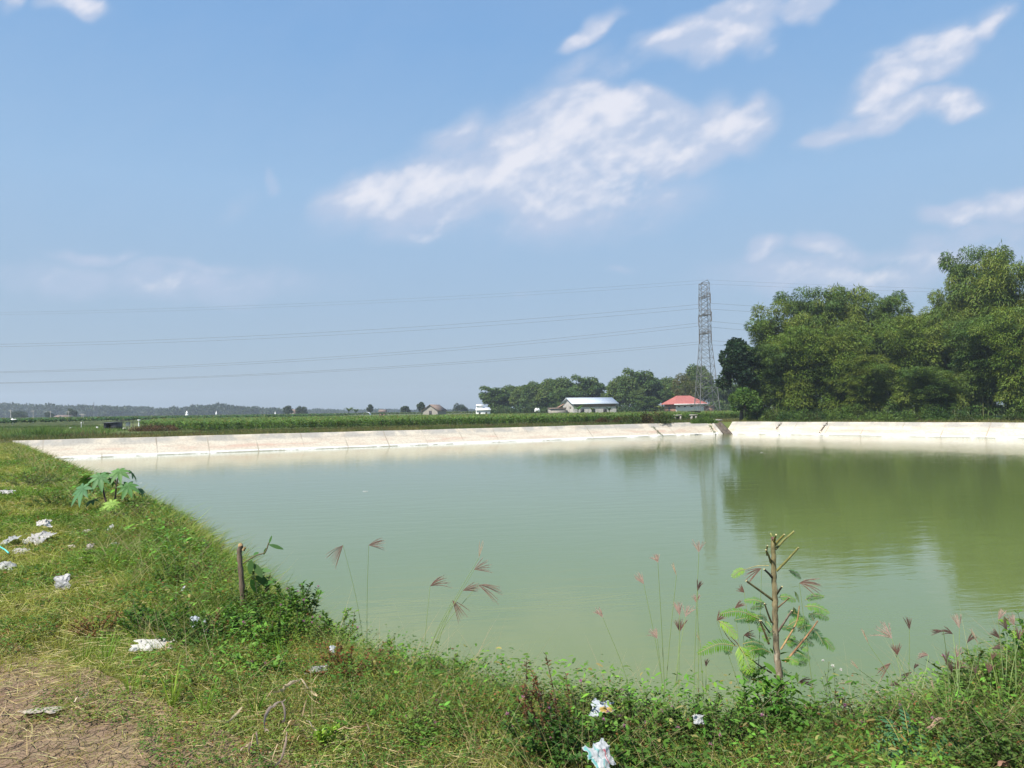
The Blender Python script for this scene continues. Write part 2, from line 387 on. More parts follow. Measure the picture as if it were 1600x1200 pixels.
# water
def water_material():
    m, nt, out = material('turbid_green_water')
    tcx = nt.new('ShaderNodeTexCoord'); v = tcx.outputs['Object']
    big = nt.noise(v, .08, 3, .5).outputs['Fac']
    base = nt.ramp(big, [(.3, (.118, .160, .047)), (.7, (.130, .172, .057))])
    p = nt.new('ShaderNodeBsdfPrincipled'); nt.link(base, p.inputs['Base Color']); p.inputs['Roughness'].default_value = .045; p.inputs['IOR'].default_value = 1.42
    rv = nt.new('ShaderNodeVectorRotate', rotation_type='Z_AXIS'); nt.link(v, rv.inputs[0]); rv.inputs['Angle'].default_value = rad(-12)
    sv = nt.vmath('MULTIPLY', rv.outputs[0], (.55, 1.6, 1)).outputs[0]
    w1 = nt.noise(sv, 1.5, 4, .55, .3).outputs['Fac']; w2 = nt.noise(sv, 7.0, 4, .6).outputs['Fac']
    # breeze zones: rougher water towards the far right wall
    q = nt.new('ShaderNodeSeparateXYZ'); nt.link(v, q.inputs[0])
    dline = nt.math('ADD', nt.math('MULTIPLY', q.outputs[0], .759), nt.math('MULTIPLY', q.outputs[1], .652))
    zone = nt.smooth(nt.math('ADD', dline, nt.math('MULTIPLY', nt.math('SUBTRACT', nt.noise(v, .12, 4, .6).outputs['Fac'], .5), 8)), 45, 50)
    hgt = nt.math('ADD', nt.math('MULTIPLY', w1, .030), nt.math('MULTIPLY', nt.math('MULTIPLY', w2, .010), nt.math('ADD', .45, nt.math('MULTIPLY', zone, 3.0))))
    b = nt.new('ShaderNodeBump'); b.inputs['Strength'].default_value = .21; b.inputs['Distance'].default_value = 1.0; nt.link(hgt, b.inputs['Height']); nt.link(b.outputs[0], p.inputs['Normal'])
    nt.link(p.outputs[0], out.inputs[0]); return m
acc = Acc()
wp = OUT + dirs * (-.9)
acc.add(np.concatenate([[(CEN[0], CEN[1], WATER_Z)], np.concatenate([wp, np.full((n_o, 1), WATER_Z)], 1)]), [(0, 1 + i, 1 + (i + 1) % n_o) for i in range(n_o)], (.1, .2, .1))
tag(acc.build('water', water_material()), kind='structure')

# dirt track at the bottom left, under the photographer's feet
def dirt_material():
    m, nt, out = material('cracked_clay')
    tcx = nt.new('ShaderNodeTexCoord'); v = tcx.outputs['Object']
    wv_ = nt.vmath('ADD', v, nt.vmath('MULTIPLY', nt.noise(v, 6, 3, .6).outputs['Color'], (.12, .12, 0)).outputs[0]).outputs[0]
    vo = nt.new('ShaderNodeTexVoronoi', feature='DISTANCE_TO_EDGE'); nt.link(wv_, vo.inputs['Vector']); vo.inputs['Scale'].default_value = 11
    vo2 = nt.new('ShaderNodeTexVoronoi', feature='DISTANCE_TO_EDGE'); nt.link(wv_, vo2.inputs['Vector']); vo2.inputs['Scale'].default_value = 31
    crack = nt.smooth(vo.outputs['Distance'], 0.0, .05); c2 = nt.smooth(vo2.outputs['Distance'], 0, .06)
    fine = nt.noise(v, 28, 8, .7).outputs['Fac']; mid = nt.noise(v, 3, 4, .6).outputs['Fac']
    c = nt.ramp(mid, [(.3, (.24, .155, .10)), (.7, (.34, .245, .155))])
    c = nt.mix(nt.smooth(fine, .3, .7), nt.mix(1.0, c, (.7, .7, .7), 'MULTIPLY'), c)
    h = nt.math('ADD', nt.math('ADD', crack, nt.math('MULTIPLY', c2, .35)), nt.math('MULTIPLY', fine, .5))
    p = nt.new('ShaderNodeBsdfPrincipled'); nt.link(c, p.inputs['Base Color']); p.inputs['Roughness'].default_value = .95; p.inputs['Specular IOR Level'].default_value = .15
    b = nt.new('ShaderNodeBump'); b.inputs['Strength'].default_value = 1.0; b.inputs['Distance'].default_value = .022; nt.link(h, b.inputs['Height']); nt.link(b.outputs[0], p.inputs['Normal'])
    nt.link(p.outputs[0], out.inputs[0]); return m
RN = nrm(np.array([.607, .795]))         # normal of the track's border line, pointing to the grass
def track(x, y): return (x + 2.94) * RN[0] + (y - 4.35) * RN[1] + (fbm(x, y, 1.6, 9) - .5) * .7 + .35     # <0 on the track
acc = Acc()
tx = np.arange(-9, 5.01, .06); ty = np.arange(-2.5, 1e-6 + 1.6, .06)
tdir = np.array([RN[1], -RN[0]])
uu, vv = np.meshgrid(np.arange(-6, 7, .06), np.arange(-3.2, .45, .06), indexing='ij')
X = -2.94 + tdir[0] * uu + RN[0] * vv; Y = 4.35 + tdir[1] * uu + RN[1] * vv
Z = height(X.ravel(), Y.ravel()).reshape(X.shape) + .004 +  (fbm(X, Y, 7, 21) - .5) * .035 + .01
a_, b_ = X.shape; I = np.arange(a_ - 1)[:, None] * b_ + np.arange(b_ - 1)[None]
acc.add(np.stack([X, Y, Z], -1).reshape(-1, 3), np.stack([I, I + b_, I + b_ + 1, I + 1], -1).reshape(-1, 4), (.3, .2, .15))
tag(acc.build('dirt_track', dirt_material(), smooth=True), kind='structure')

# ------------------------------------------------------------------ concrete pond walls
def lining_material():
    m, nt, out = material('limewashed_concrete')
    tcx = nt.new('ShaderNodeTexCoord'); v = tcx.outputs['Object']; q = nt.new('ShaderNodeSeparateXYZ'); nt.link(v, q.inputs[0])
    z = q.outputs[2]
    st = nt.vmath('MULTIPLY', v, (.35, 1, 2.6)).outputs[0]
    n1_ = nt.noise(st, 1.3, 8, .65, .2).outputs['Fac']; n2_ = nt.noise(v, .45, 5, .6).outputs['Fac']; n3 = nt.noise(v, 7, 8, .7).outputs['Fac']
    c = nt.mix(nt.smooth(n1_, .42, .66), (.57, .515, .415), (.50, .43, .34))
    grey = nt.math('MULTIPLY', nt.smooth(nt.math('ADD', z, nt.math('MULTIPLY', nt.math('SUBTRACT', n1_, .5), .5)), -.48, -.22), nt.smooth(n2_, .40, .56))
    c = nt.mix(nt.math('MULTIPLY', grey, .85), c, (.33, .32, .29))
    pink = nt.smooth(nt.math('ABSOLUTE', nt.math('ADD', z, .72)), .0, .26, 1, 0)
    c = nt.mix(nt.math('MULTIPLY', pink, nt.smooth(n1_, .45, .65)), c, (.52, .38, .30))
    low = nt.smooth(nt.math('ADD', z, nt.math('MULTIPLY', nt.math('SUBTRACT', n3, .5), .1)), -.97, -1.06)
    c = nt.mix(low, c, (.78, .77, .74))
    scum = nt.smooth(nt.math('ADD', z, nt.math('MULTIPLY', nt.math('SUBTRACT', n1_, .5), .12)), -1.06, -1.13)
    c = nt.mix(nt.math('MULTIPLY', scum, nt.smooth(n2_, .45, .55)), c, (.30, .30, .24))
    c = nt.mix(nt.smooth(n3, .35, .6, .35, 0), c, (.25, .22, .18))
    # lichen-dark panel joints
    fr = nt.math('ABSOLUTE', nt.math('SUBTRACT', nt.math('FRACT', nt.math('ADD', nt.math('DIVIDE', q.outputs[0], 3.3), nt.math('MULTIPLY', nt.math('SUBTRACT', n3, .5), .02))), .5))
    jn = nt.math('MULTIPLY', nt.smooth(fr, .008, .020, 1, 0), nt.smooth(nt.noise(nt.vmath('MULTIPLY', v, (.5, .5, .8)).outputs[0], .9, 3, .5).outputs['Fac'], .42, .62, .08, .8))
    c = nt.mix(jn, c, (.30, .26, .20))
    p = nt.new('ShaderNodeBsdfPrincipled'); nt.link(c, p.inputs['Base Color']); p.inputs['Roughness'].default_value = .85; p.inputs['Specular IOR Level'].default_value = .2
    b = nt.new('ShaderNodeBump'); b.inputs['Strength'].default_value = .5; b.inputs['Distance'].default_value = .03; nt.link(n3, b.inputs['Height']); nt.link(b.outputs[0], p.inputs['Normal'])
    nt.link(p.outputs[0], out.inputs[0]); return m
M_LIN = lining_material()
M_CONC = rough_mat('bare_concrete', (.30, .28, .25), (.52, .50, .46), 3, .9, .5, 40)
def pond_wall(P0, P1, label, t0, t1):
    P0 = np.asarray(P0, float); P1 = np.asarray(P1, float); L = np.linalg.norm(P1 - P0); e = (P1 - P0) / L; a = math.atan2(e[1], e[0])
    o = thing('pond_wall', label, 'wall', (P0[0], P0[1], 0), a)
    # local: x along the wall, -y into the pond (clockwise outline)
    xs = np.arange(t0, L - t1 + .01, .55); n = len(xs); prof = [(.32, .035), (0, .04), (-.03, .02), (-.45, -.36), (-.9, -.72), (-1.35, -1.09), (-1.9, -1.55)]
    wob = [(fbm(xs, xs * 0 + k * 3.3, .25, 40 + k) - .5) * (.10 if k > 0 else .05) for k in range(len(prof))]
    V = np.stack([np.stack([xs, np.full(n, y_), z_ + wob[k] * (.6 if z_ > -1 else .2)], 1) for k, (y_, z_) in enumerate(prof)], 1).reshape(-1, 3)
    m_ = len(prof); I = np.arange(n - 1)[:, None] * m_ + np.arange(m_ - 1)[None]
    ac = Acc(); ac.add(V, np.stack([I, I + 1, I + m_ + 1, I + m_], -1).reshape(-1, 4), (.8, .8, .8)); ac.build('lining', M_LIN, o)
    ac = Acc()
    for xq in np.arange(t0 + 1.6, L - t1, 3.3):
        if RNG.random() < .5: continue
        for (ya, za), (yb, zb) in zip(prof[2:5], prof[3:6]):
            w_ = .05; ac.add([(xq - w_, ya, za + .012), (xq + w_, ya, za + .012), (xq + w_ + .03, yb, zb + .015), (xq - w_ + .03, yb, zb + .015), (xq, ya, za + .028), (xq + .03, yb, zb + .028)], [(0, 4, 5, 3), (4, 1, 2, 5)], (1, 1, 1))
    ac.build('joint_rib', M_LIN, o)
    return o
pond_wall(A_, B_, 'long white concrete bank sloping into the pond below the maize field', 0.0, 2.0)
pond_wall(B_, D_, 'white concrete bank on the right below the bamboo grove', 1.0, 0.0)

# inlet chute at the far corner
ch = thing('inlet_chute', 'dark open concrete inlet chute at the far corner of the pond', 'drain')
M_DARK = rough_mat('dark_brown_concrete', (.05, .04, .03), (.16, .13, .10), 3, .9, .5, 30)  # very dark brown concrete for the channel and the right side wall
cA = at(1109, 662, 77.6); cA[2] = 0.0
e1 = nrm(np.array([1.0, -.12])); pin = nrm(np.array([.42, -1.0]))          # across, down into the pond
def cp(a, b, z): q = cA[:2] + e1 * a + pin * b; return (q[0], q[1], z)
ac = Acc(); slab(ac, [cp(-.1, -1.3, .17), cp(1.25, -1.3, .17), cp(1.25, .05, .17), cp(-.1, .05, .17)], .13); ac.build('cover_slab', M_CONC, ch)
ac = Acc(); slab(ac, [cp(.35, .0, .03), cp(.35, 2.0, -1.5), cp(.35, 2.0, -1.9), cp(.35, .0, -.9)], .12); ac.build('side_wall', M_CONC, ch)
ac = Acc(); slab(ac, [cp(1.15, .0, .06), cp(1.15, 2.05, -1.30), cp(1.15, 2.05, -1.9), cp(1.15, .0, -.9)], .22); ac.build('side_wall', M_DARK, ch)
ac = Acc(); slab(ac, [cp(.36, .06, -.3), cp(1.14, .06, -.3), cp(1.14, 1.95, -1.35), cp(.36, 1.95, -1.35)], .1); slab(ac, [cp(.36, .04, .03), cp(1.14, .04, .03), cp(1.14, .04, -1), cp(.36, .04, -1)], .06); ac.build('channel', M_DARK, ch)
#@@PART2
# ------------------------------------------------------------------ bamboo and other trees
def bamboo_parts(seed, H=15.0, Rr=4.5, nculm=26, nleaf=54000, cols=((.095, .160, .028), (.16, .20, .030)), leafL=.44, leafW=.095):
    global RNG
    keep = RNG; RNG = np.random.default_rng(seed)
    ac = Acc(); tr = Acc(); blobs = []
    for i in range(nculm):
        a = rnd(0, 2 * math.pi); out = np.array([math.cos(a), math.sin(a), 0]); hh = H * rnd(.45, 1.0) ** .8; reach = Rr * rnd(.25, 1.0)
        b0 = out * rnd(.1, 1.3); t = np.linspace(0, 1, 9)
        zz = hh * (t * 1.22 - .22 * t ** 4 * 1.3); pts = b0[None] + out[None] * (reach * t ** 2.2)[:, None] + np.array([0, 0, 1.0])[None] * zz[:, None]
        tube(tr, pts, np.linspace(.07, .012, 9), np.array([.13, .15, .05]) * rnd(.7, 1.2), 5, False)
        for tt in np.arange(rnd(.12, .4), 1.0, .115):
            p = np.array([np.interp(tt, t, pts[:, k]) for k in range(3)]) + rnd(-.55, .55, 3)
            blobs.append((p, rnd(.75, 1.45) * (1.15 - .35 * tt) * Rr / 4.5, out, tt, rnd(0, 1)))
    tot = sum(b[1] ** 2 for b in blobs)
    for p, r, out, tt, hue in blobs:
        n = int(nleaf * r * r / tot)
        d = rdir(n, -.75, 1); rr = r * rnd(.35, 1.0, n) ** .55; ecc = np.array([1.15, 1.15, .72])
        # plumes: short drooping sprays
        q = p + d * rr[:, None] * ecc; wdc = 1; q[:, 2] -= .25 * (rr / r) ** 2 * r * rnd(0, 1, n)
        q[:, 2] = np.abs(q[:, 2]) + .05
        A = nrm(d * np.array([1, 1, .3]) + out * .35 + np.array([0, 0, -.55]) + rnd(-.6, .6, (n, 3)))
        base = np.asarray(cols[0]) * (1 - hue) + np.asarray(cols[1]) * hue
        c = jit(base, n, .30, .10)
        leaves(ac, q, A, nrm(d + rnd(-.45, .45, (n, 3)) + np.array([0, 0, .5])), leafL * rnd(.6, 1.25, n), leafW * rnd(.7, 1.3, n), c)
    RNG = keep; return ac, tr
def broad_parts(seed, H=9.0, Rr=3.6, nleaf=16000, cols=((.03, .075, .018), (.06, .11, .025)), leafL=.4, leafW=.2, nb=34, zlo=.18):
    global RNG
    keep = RNG; RNG = np.random.default_rng(seed); ac = Acc(); tr = Acc()
    tube(tr, curve([(0, 0, 0), (rnd(-.2, .2), rnd(-.2, .2), H * .35), (rnd(-.4, .4), rnd(-.4, .4), H * .8)], 5), np.linspace(.24 * H / 9, .06, 11), (.14, .12, .09), 8, False)
    blobs = []
    for i in range(nb):
        d = rdir(1, -.4, 1)[0]; p = np.array([0, 0, H * (1 + zlo) * .5]) + d * np.array([Rr, Rr, H * (1 - zlo) * .5]) * rnd(.5, .95)
        p[2] = max(p[2], .06 * H); blobs.append((p, rnd(.5, 1.15) * Rr * .38, rnd(0, 1)))
        tube(tr, curve([(0, 0, H * rnd(.25, .5)), (*(p[:2] * .5), p[2] - .5), tuple(p)], 4), np.linspace(.07, .02, 9), (.14, .12, .09), 5, False)
    tot = sum(b[1] ** 2 for b in blobs)
    for p, r, hue in blobs:
        n = int(nleaf * r * r / tot); d = rdir(n, -.8, 1); q = p + d * (r * rnd(.45, 1, n) ** .5)[:, None]
        A = nrm(d * np.array([1, 1, .4]) + np.array([0, 0, -.3]) + rnd(-.7, .7, (n, 3)))
        c = jit(np.asarray(cols[0]) * (1 - hue) + np.asarray(cols[1]) * hue, n, .3, .1)
        leaves(ac, q, A, nrm(d + rnd(-.45, .45, (n, 3)) + [0, 0, .2]), leafL * rnd(.6, 1.2, n), leafW * rnd(.7, 1.2, n), c)
    RNG = keep; return ac, tr
def make_tree(kind, label, cat, parts, group=None):
    ac, tr = parts; r = thing(kind, label, cat, group=group)
    ac.build('crown', M_BAMBOO, r); tr.build('culms' if 'bamboo' in kind else 'trunk', M_CULM, r); return r
G1 = 'bamboo clumps of the grove right of the pond'
protoB = [make_tree('bamboo_clump', 'x', 'bamboo', bamboo_parts(1), G1),
          make_tree('bamboo_clump', 'x', 'bamboo', bamboo_parts(2, 15, 4.8, 24, 54000, ((.105, .175, .026), (.165, .215, .032))), G1),
          make_tree('bamboo_clump', 'x', 'bamboo', bamboo_parts(3, 15, 4.0, 30, 50000, ((.070, .135, .030), (.12, .175, .032))), G1)]
used = [False] * 3
BAM = [ # px centre, top py, Y, variant, width scale, label
 (1222, 478, 90, 0, .85, 'feathery bamboo clump at the left end of the grove, behind the dark round-leaved tree'),
 (1268, 452, 95, 2, .95, 'tall bamboo clump forming the rounded summit of the left half of the grove'),
 (1318, 448, 92, 0, .95, 'tall bamboo clump with a feathery top just right of the left summit of the grove'),
 (1372, 452, 93, 2, .9, 'bamboo clump whose plume sticks out to the right at the centre of the grove skyline'),
 (1405, 478, 97, 0, .8, 'bamboo clump behind the dip in the skyline of the grove'),
 (1192, 540, 82, 2, .62, 'low green bamboo clump at the front left foot of the grove'),
 (1248, 522, 82, 1, .75, 'yellow-green bamboo clump in the front row left of the shadowed gap'),
 (1306, 515, 81, 1, .78, 'olive yellow bamboo clump in the front row, over the middle of the left half'),
 (1352, 560, 78, 0, .7, 'low bamboo clump in the front row beside the darkest gap of the grove'),
 (1432, 492, 84, 1, .85, 'yellow-green bamboo clump filling the low saddle of the grove'),
 (1480, 482, 88, 0, .85, 'bamboo clump behind the right side of the saddle, below the tall plumes'),
 (1455, 575, 74, 2, .7, 'low dark green bamboo clump at the foot of the grove right of the gap'),
 (1528, 388, 86, 2, .78, 'very tall bamboo clump whose plumes stand above the right half of the grove'),
 (1500, 432, 84, 0, .62, 'tall bamboo clump leaning left out of the right half of the grove'),
 (1590, 396, 80, 0, .95, 'tallest bamboo clump at the right edge of the photo'),
 (1540, 498, 75, 2, .8, 'deep green bamboo clump in front of the tall ones on the right'),
 (1598, 478, 70, 1, .72, 'yellow-tipped bamboo clump in the front row at the right edge of the photo'),
 (1660, 392, 80, 2, 1.0, 'tall bamboo clump just beyond the right edge of the photo'),
 (1690, 480, 68, 0, .9, 'front bamboo clump beyond the right edge of the photo'),
 (1780, 410, 76, 0, 1.1, 'far right bamboo clump of the grove, beyond the frame')]
for k, (px, py, Y, v, ws, lab) in enumerate(BAM):
    p = at(px, hor(px), Y); Hh = (zat(px, py, Y) + .2) / 13.75
    if not used[v]:
        o = protoB[v]; used[v] = True; o.location = (p[0], p[1], 0); o['label'] = lab; o.rotation_euler.z = k * 1.7; o.scale = (ws, ws, Hh)
    else: o = dup(protoB[v], (p[0], p[1], 0), k * 1.7, (ws, ws, Hh), lab)
# dark round-leaved tree at the left end of the grove
kt = make_tree('broadleaf_tree', 'dark big-leaved tree with ragged round clumps at the left end of the bamboo grove', 'tree', broad_parts(31, 9.2, 2.3, 9000, ((.012, .035, .014), (.03, .06, .018)), .42, .26, 30))
kt.location = (*at(1158, 650, 82)[:2], 0)
o = make_tree('shrub_tree', 'bright green leafy shrub tree below the dark big-leaved tree', 'tree', broad_parts(33, 3.6, 1.7, 5000, ((.06, .13, .02), (.10, .17, .03)), .3, .15, 16, 0)); o.location = (*at(1165, 650, 80)[:2], 0)

# mid-distance trees behind the buildings
G2 = 'wooded edge behind the farm buildings'
pm = [make_tree('broadleaf_tree', 'x', 'tree', broad_parts(41, 10, 4.8, 17000, ((.07, .125, .032), (.12, .17, .04)), .65, .32, 46, 0), G2),
      make_tree('broadleaf_tree', 'x', 'tree', bamboo_parts(42, 10.6, 4.9, 26, 22000, ((.060, .115, .032), (.10, .155, .036)), .85, .32), G2)]
um = [False, False]
MID = [(781, 604, 215, 1, 'round tree at the left tip of the wooded edge, beside the white building'), (804, 602, 225, 0, 'tree second from the left tip of the wooded edge'), (828, 600, 210, 0, 'broad tree in the left row, third from the white building'),
 (856, 597, 220, 1, 'tree in the left row behind the grey plank shed'), (872, 590, 205, 0, 'tree with a pointed top above the plank shed'), (888, 604, 195, 1, 'smaller tree between the pointed tree and the tree behind the long barn'),
 (922, 587, 205, 1, 'dense domed tree rising above the left half of the long barn roof'), (950, 612, 225, 0, 'low far tree seen in the gap right of the domed tree'),
 (976, 586, 190, 0, 'large tree rising past the right end of the long barn roof'), (1006, 577, 195, 1, 'tallest tree between the barn and the red-roofed house'), (1036, 590, 200, 0, 'tree above the left end of the red roof'),
 (1066, 596, 185, 1, 'tree directly behind the red roof'), (1092, 570, 200, 0, 'high-crowned tree behind the lattice tower'), (1125, 592, 190, 1, 'tree between the tower legs and the grove'), (1150, 600, 200, 0, 'tree half hidden by the dark tree of the grove'), (1015, 618, 175, 1, 'low shady tree left of the red-roofed house')]
for k, (px, py, Y, v, lab) in enumerate(MID):
    p = at(px, hor(px), Y); Hh = zat(px, py, Y) / 10.3; wsc = rnd(.85, 1.05) * (Y / 205) * (.62 if py > 608 else 1)
    if not um[v]:
        o = pm[v]; um[v] = True; o.location = (p[0], p[1], 0); o['label'] = lab; o.scale = (wsc, wsc, Hh)
    else: dup(pm[v], (p[0], p[1], 0), k * 2.1, (wsc, wsc, Hh), lab)
o = make_tree('pale_tree', 'sparse olive-brown tree with bare twigs right above the red roof, beside the tower', 'tree', broad_parts(44, 9, 3.2, 5000, ((.13, .12, .05), (.10, .12, .03)), .4, .2, 24)); o.location = (*at(1072, 640, 176)[:2], 0)

# undergrowth at the foot of the grove, distant wood
ac = Acc()
def clumps(ac, cx, cy, r, h, n, cols, L=.25, W=.09, z0=0.0):
    for x, y, r_, h_ in zip(cx, cy, r, h):
        d = rdir(n, 0, 1); q = np.stack([x + d[:, 0] * r_ * rnd(.4, 1, n), y + d[:, 1] * r_ * rnd(.4, 1, n), z0 + np.abs(d[:, 2]) * h_ * rnd(.3, 1, n)], 1)
        base = np.asarray(cols[RNG.integers(len(cols))])
        leaves(ac, q, nrm(d * [1, 1, .5] + rnd(-.6, .6, (n, 3))), nrm(d + rnd(-.6, .6, (n, 3))), L * rnd(.6, 1.3, n), W * rnd(.6, 1.3, n), jit(base, n, .3, .1))
t = rnd(0, 1, 150); e2 = D_ - B_; n2 = nrm(np.array([-e2[1], e2[0]])); n2 = n2 * np.sign(np.dot(n2, np.array([1, 1])))
ox = rnd(2.2, 9, 150)
bx = B_[0] + e2[0] * t + n2[0] * ox; by = B_[1] + e2[1] * t + n2[1] * ox
clumps(ac, bx, by, rnd(.5, 1.5, 150), rnd(.3, 1.5, 150), 420, [(.045, .09, .02), (.08, .14, .025), (.05, .07, .02), (.10, .16, .03)], .22, .08)
tag(ac.build('undergrowth', M_LEAF), 'mixed green undergrowth along the foot of the bamboo grove', 'undergrowth', kind='stuff')
ac = Acc()
for px in np.arange(-160, 1200, 6.0):
    top = {0: 632, 60: 633, 120: 636, 200: 637, 260: 640, 330: 634, 345: 631, 370: 636, 440: 641, 560: 641, 700: 641, 800: 640, 1300: 638}
    ks = sorted(top); tp = np.interp(px, ks, [top[k] for k in ks]) + rnd(-.8, 2.8)
    Y = rnd(640, 860) if px < 460 else rnd(850, 1150)
    c = at(px, hor(px), Y); H_ = zat(px, tp, Y); n = 260; d = rdir(n, -.6, 1); r_ = rnd(6, 10)
    q = np.stack([c[0] + d[:, 0] * r_, c[1] + d[:, 1] * r_ * .7, H_ * .5 + d[:, 2] * H_ * .5 + rnd(-.6, .6, n)], 1)
    leaves(ac, q, nrm(d + rnd(-.8, .8, (n, 3))), nrm(d + [0, 0, .4] + rnd(-.5, .5, (n, 3))), 2.6 * rnd(.5, 1.2, n), 1.7 * rnd(.5, 1.2, n), jit((.04, .065, .022), n, .35, .1))
    sl = np.array([[c[0] - r_ * .8, c[1] + 4, 0], [c[0] + r_ * .8, c[1] + 4, 0]]); 
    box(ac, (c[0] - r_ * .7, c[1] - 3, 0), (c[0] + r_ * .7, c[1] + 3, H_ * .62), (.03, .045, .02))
tag(ac.build('distant_wood', M_LEAF), 'hazy dark line of trees along the horizon', 'wood', kind='stuff')

ac = Acc(); px_ = rnd(765, 1175, 150); Y_ = rnd(178, 200, 150); bx = np.array([xat(p_, y_) for p_, y_ in zip(px_, Y_)])
clumps(ac, bx, Y_, rnd(1.5, 3.2, 150), rnd(1.5, 3.6, 150), 300, [(.045, .085, .025), (.07, .11, .03), (.05, .075, .03)], .6, .3)
tag(ac.build('wood_undergrowth', M_LEAF), 'dark undergrowth below the trees behind the farm buildings', 'undergrowth', kind='stuff')

# ------------------------------------------------------------------ crops and verge grass
def in_poly(x, y, pg):
    pg = np.asarray(pg, float); r = np.zeros(len(x), bool); j = len(pg) - 1
    for i in range(len(pg)):
        c = ((pg[i, 1] > y) != (pg[j, 1] > y)); xx = (pg[j, 0] - pg[i, 0]) * (y - pg[i, 1]) / (pg[j, 1] - pg[i, 1] + 1e-12) + pg[i, 0]
        r ^= c & (x < xx); j = i
    return r
def scatter(pg, dens):
    pg = np.asarray(pg, float); lo, hi = pg.min(0), pg.max(0); n = int((hi - lo).prod() * dens)
    x = rnd(lo[0], hi[0], n); y = rnd(lo[1], hi[1], n); k = in_poly(x, y, pg); return x[k], y[k]
def maize(ac, x, y, H, nl, tops=False, L=.62, W=.075, z0=0.0, colr=(.10, .18, .030)):
    n = len(x); h = H * rnd(.85, 1.1, n)
    for k in range(nl):
        f = (rnd(.1, .95, n) if not tops else rnd(.7, 1.0, n)); a = rnd(0, 2 * math.pi, n); o = np.stack([np.cos(a), np.sin(a), 0 * a], 1)
        Pp = np.stack([x, y, z0 + h * f * .85], 1); D = nrm(o * .55 + np.array([0, 0, 1.0])); Bn = o * .45 + np.array([0, 0, -.85]) * rnd(.5, 1.0, n)[:, None]
        sd = np.cross(o, np.array([0, 0, 1.0])); sd = nrm(sd + rnd(-.35, .35, (n, 3)))
        cc = jit(colr, n, .5, .10); yl = rnd(0, 1, n) < .08; cc[yl] = jit((.22, .22, .06), int(yl.sum()), .2)
        ribbons(ac, Pp, D, Bn, L * rnd(.7, 1.15, n), W * rnd(.8, 1.3, n), cc, 3, 'corn', sd)
    if tops:
        m = rnd(0, 1, n) < .35; k = int(m.sum()); ribbons(ac, np.stack([x[m], y[m], z0 + h[m] * .95], 1), nrm(rnd(-.2, .2, (k, 3)) + [0, 0, 1]), rnd(-.1, .1, (k, 3)), .28, .02, jit((.28, .24, .10), k), 1)
MZ = [(-41, 82), (-38.5, 79), (-26.5, 67.5), (-12, 73.5), (7, 81.5), (20, 90), (30, 102), (44, 118), (46, 138), (-66, 140)]
front = [(-41, 82), (-38.5, 79), (-26.5, 67.5), (-12, 73.5), (7, 81.5), (20, 90), (30, 102), (44, 118), (43, 124), (28, 108), (18, 96), (5, 88), (-13, 79.5), (-26, 73.5), (-38, 84)]
ac = Acc(); x, y = scatter(front, 7.5); maize(ac, x, y, .92, 11, False, .48); maize(ac, x, y, .92, 3, True, .42)
x, y = scatter(MZ, 2.2); k = ~in_poly(x, y, front); maize(ac, x[k], y[k], .9, 6, True, .6, .10)

tag(ac.build('maize_crop', M_CORN), 'dense green maize field behind the far bank of the pond', 'crop', kind='stuff')
ac = Acc()
for pg, H_, c_ in ([(-92, 112), (-76, 112), (-73, 150), (-60, 165), (-48, 180), (-48, 230), (-190, 230)], 1.1, (.05, .115, .025)), ([(-170, 240), (60, 240), (75, 330), (-240, 330)], 1.2, (.07, .11, .03)), ([(40, 136), (72, 128), (75, 146), (42, 147)], .8, (.05, .11, .025)):
    x, y = scatter(pg, .25 if pg[0][1] > 200 else 1.0); maize(ac, x, y, H_, 8, True, .8, .26, 0, c_)
tag(ac.build('maize_crop', M_CORN), 'strips of maize in the flat fields further back on the left', 'crop', kind='stuff')
ac = Acc(); x, y = scatter([(-75, 78), (-37, 56), (-34, 62), (-41, 80), (-60, 108), (-90, 108)], 22); n = len(x)
cc = np.where((fbm(x, y, .12, 5) > .5)[:, None], jit((.14, .22, .05), n), jit((.07, .13, .03), n)); cc = np.where(((y - .25 * x) % 9 < 1.2)[:, None], jit((.22, .17, .09), n), cc)
ribbons(ac, np.stack([x, y, 0 * x], 1), nrm(rnd(-.4, .4, (n, 3)) + [0, 0, 1]), rnd(-.2, .2, (n, 3)), .34, .05, cc, 1)
tag(ac.build('rice_crop', M_GRASS), 'low pale green rice plots beyond the left end of the far bank', 'crop', kind='stuff')
# verge of the far banks
ac = Acc()
for P0, P1, wid, out in ((A_, B_, 13, 1), (B_, D_, 9, 1)):
    e = P1 - P0; Lw = np.linalg.norm(e); e = e / Lw; nn_ = np.array([-e[1], e[0]]); N = int(Lw * wid * 55)
    a = rnd(-8, Lw + 6, N); b = wid * rnd(0, 1, N) ** 1.35 + .12; x = P0[0] + e[0] * a + nn_[0] * b; y = P0[1] + e[1] * a + nn_[1] * b
    f1 = fbm(x, y, .22, 31)[:, None]; f2 = fbm(x, y, .9, 37)[:, None]
    cc = jit((.085, .115, .028), N) * (f1 < .56) + jit((.17, .16, .055), N) * (f1 >= .56); cc = np.where((f2 > .66) & (b[:, None] > 1), jit((.13, .085, .045), N), cc)
    ribbons(ac, np.stack([x, y, 0 * x + .0], 1), nrm(rnd(-.7, .7, (N, 3)) + [0, 0, .9]), rnd(-.4, .3, (N, 3)), rnd(.10, .30, N) * (.7 + .9 * f2[:, 0]), .028 * rnd(.7, 1.3, N), cc, 2)
tag(ac.build('verge_grass', M_GRASS), 'uneven grass along the top of the far concrete banks', 'grass', kind='stuff')

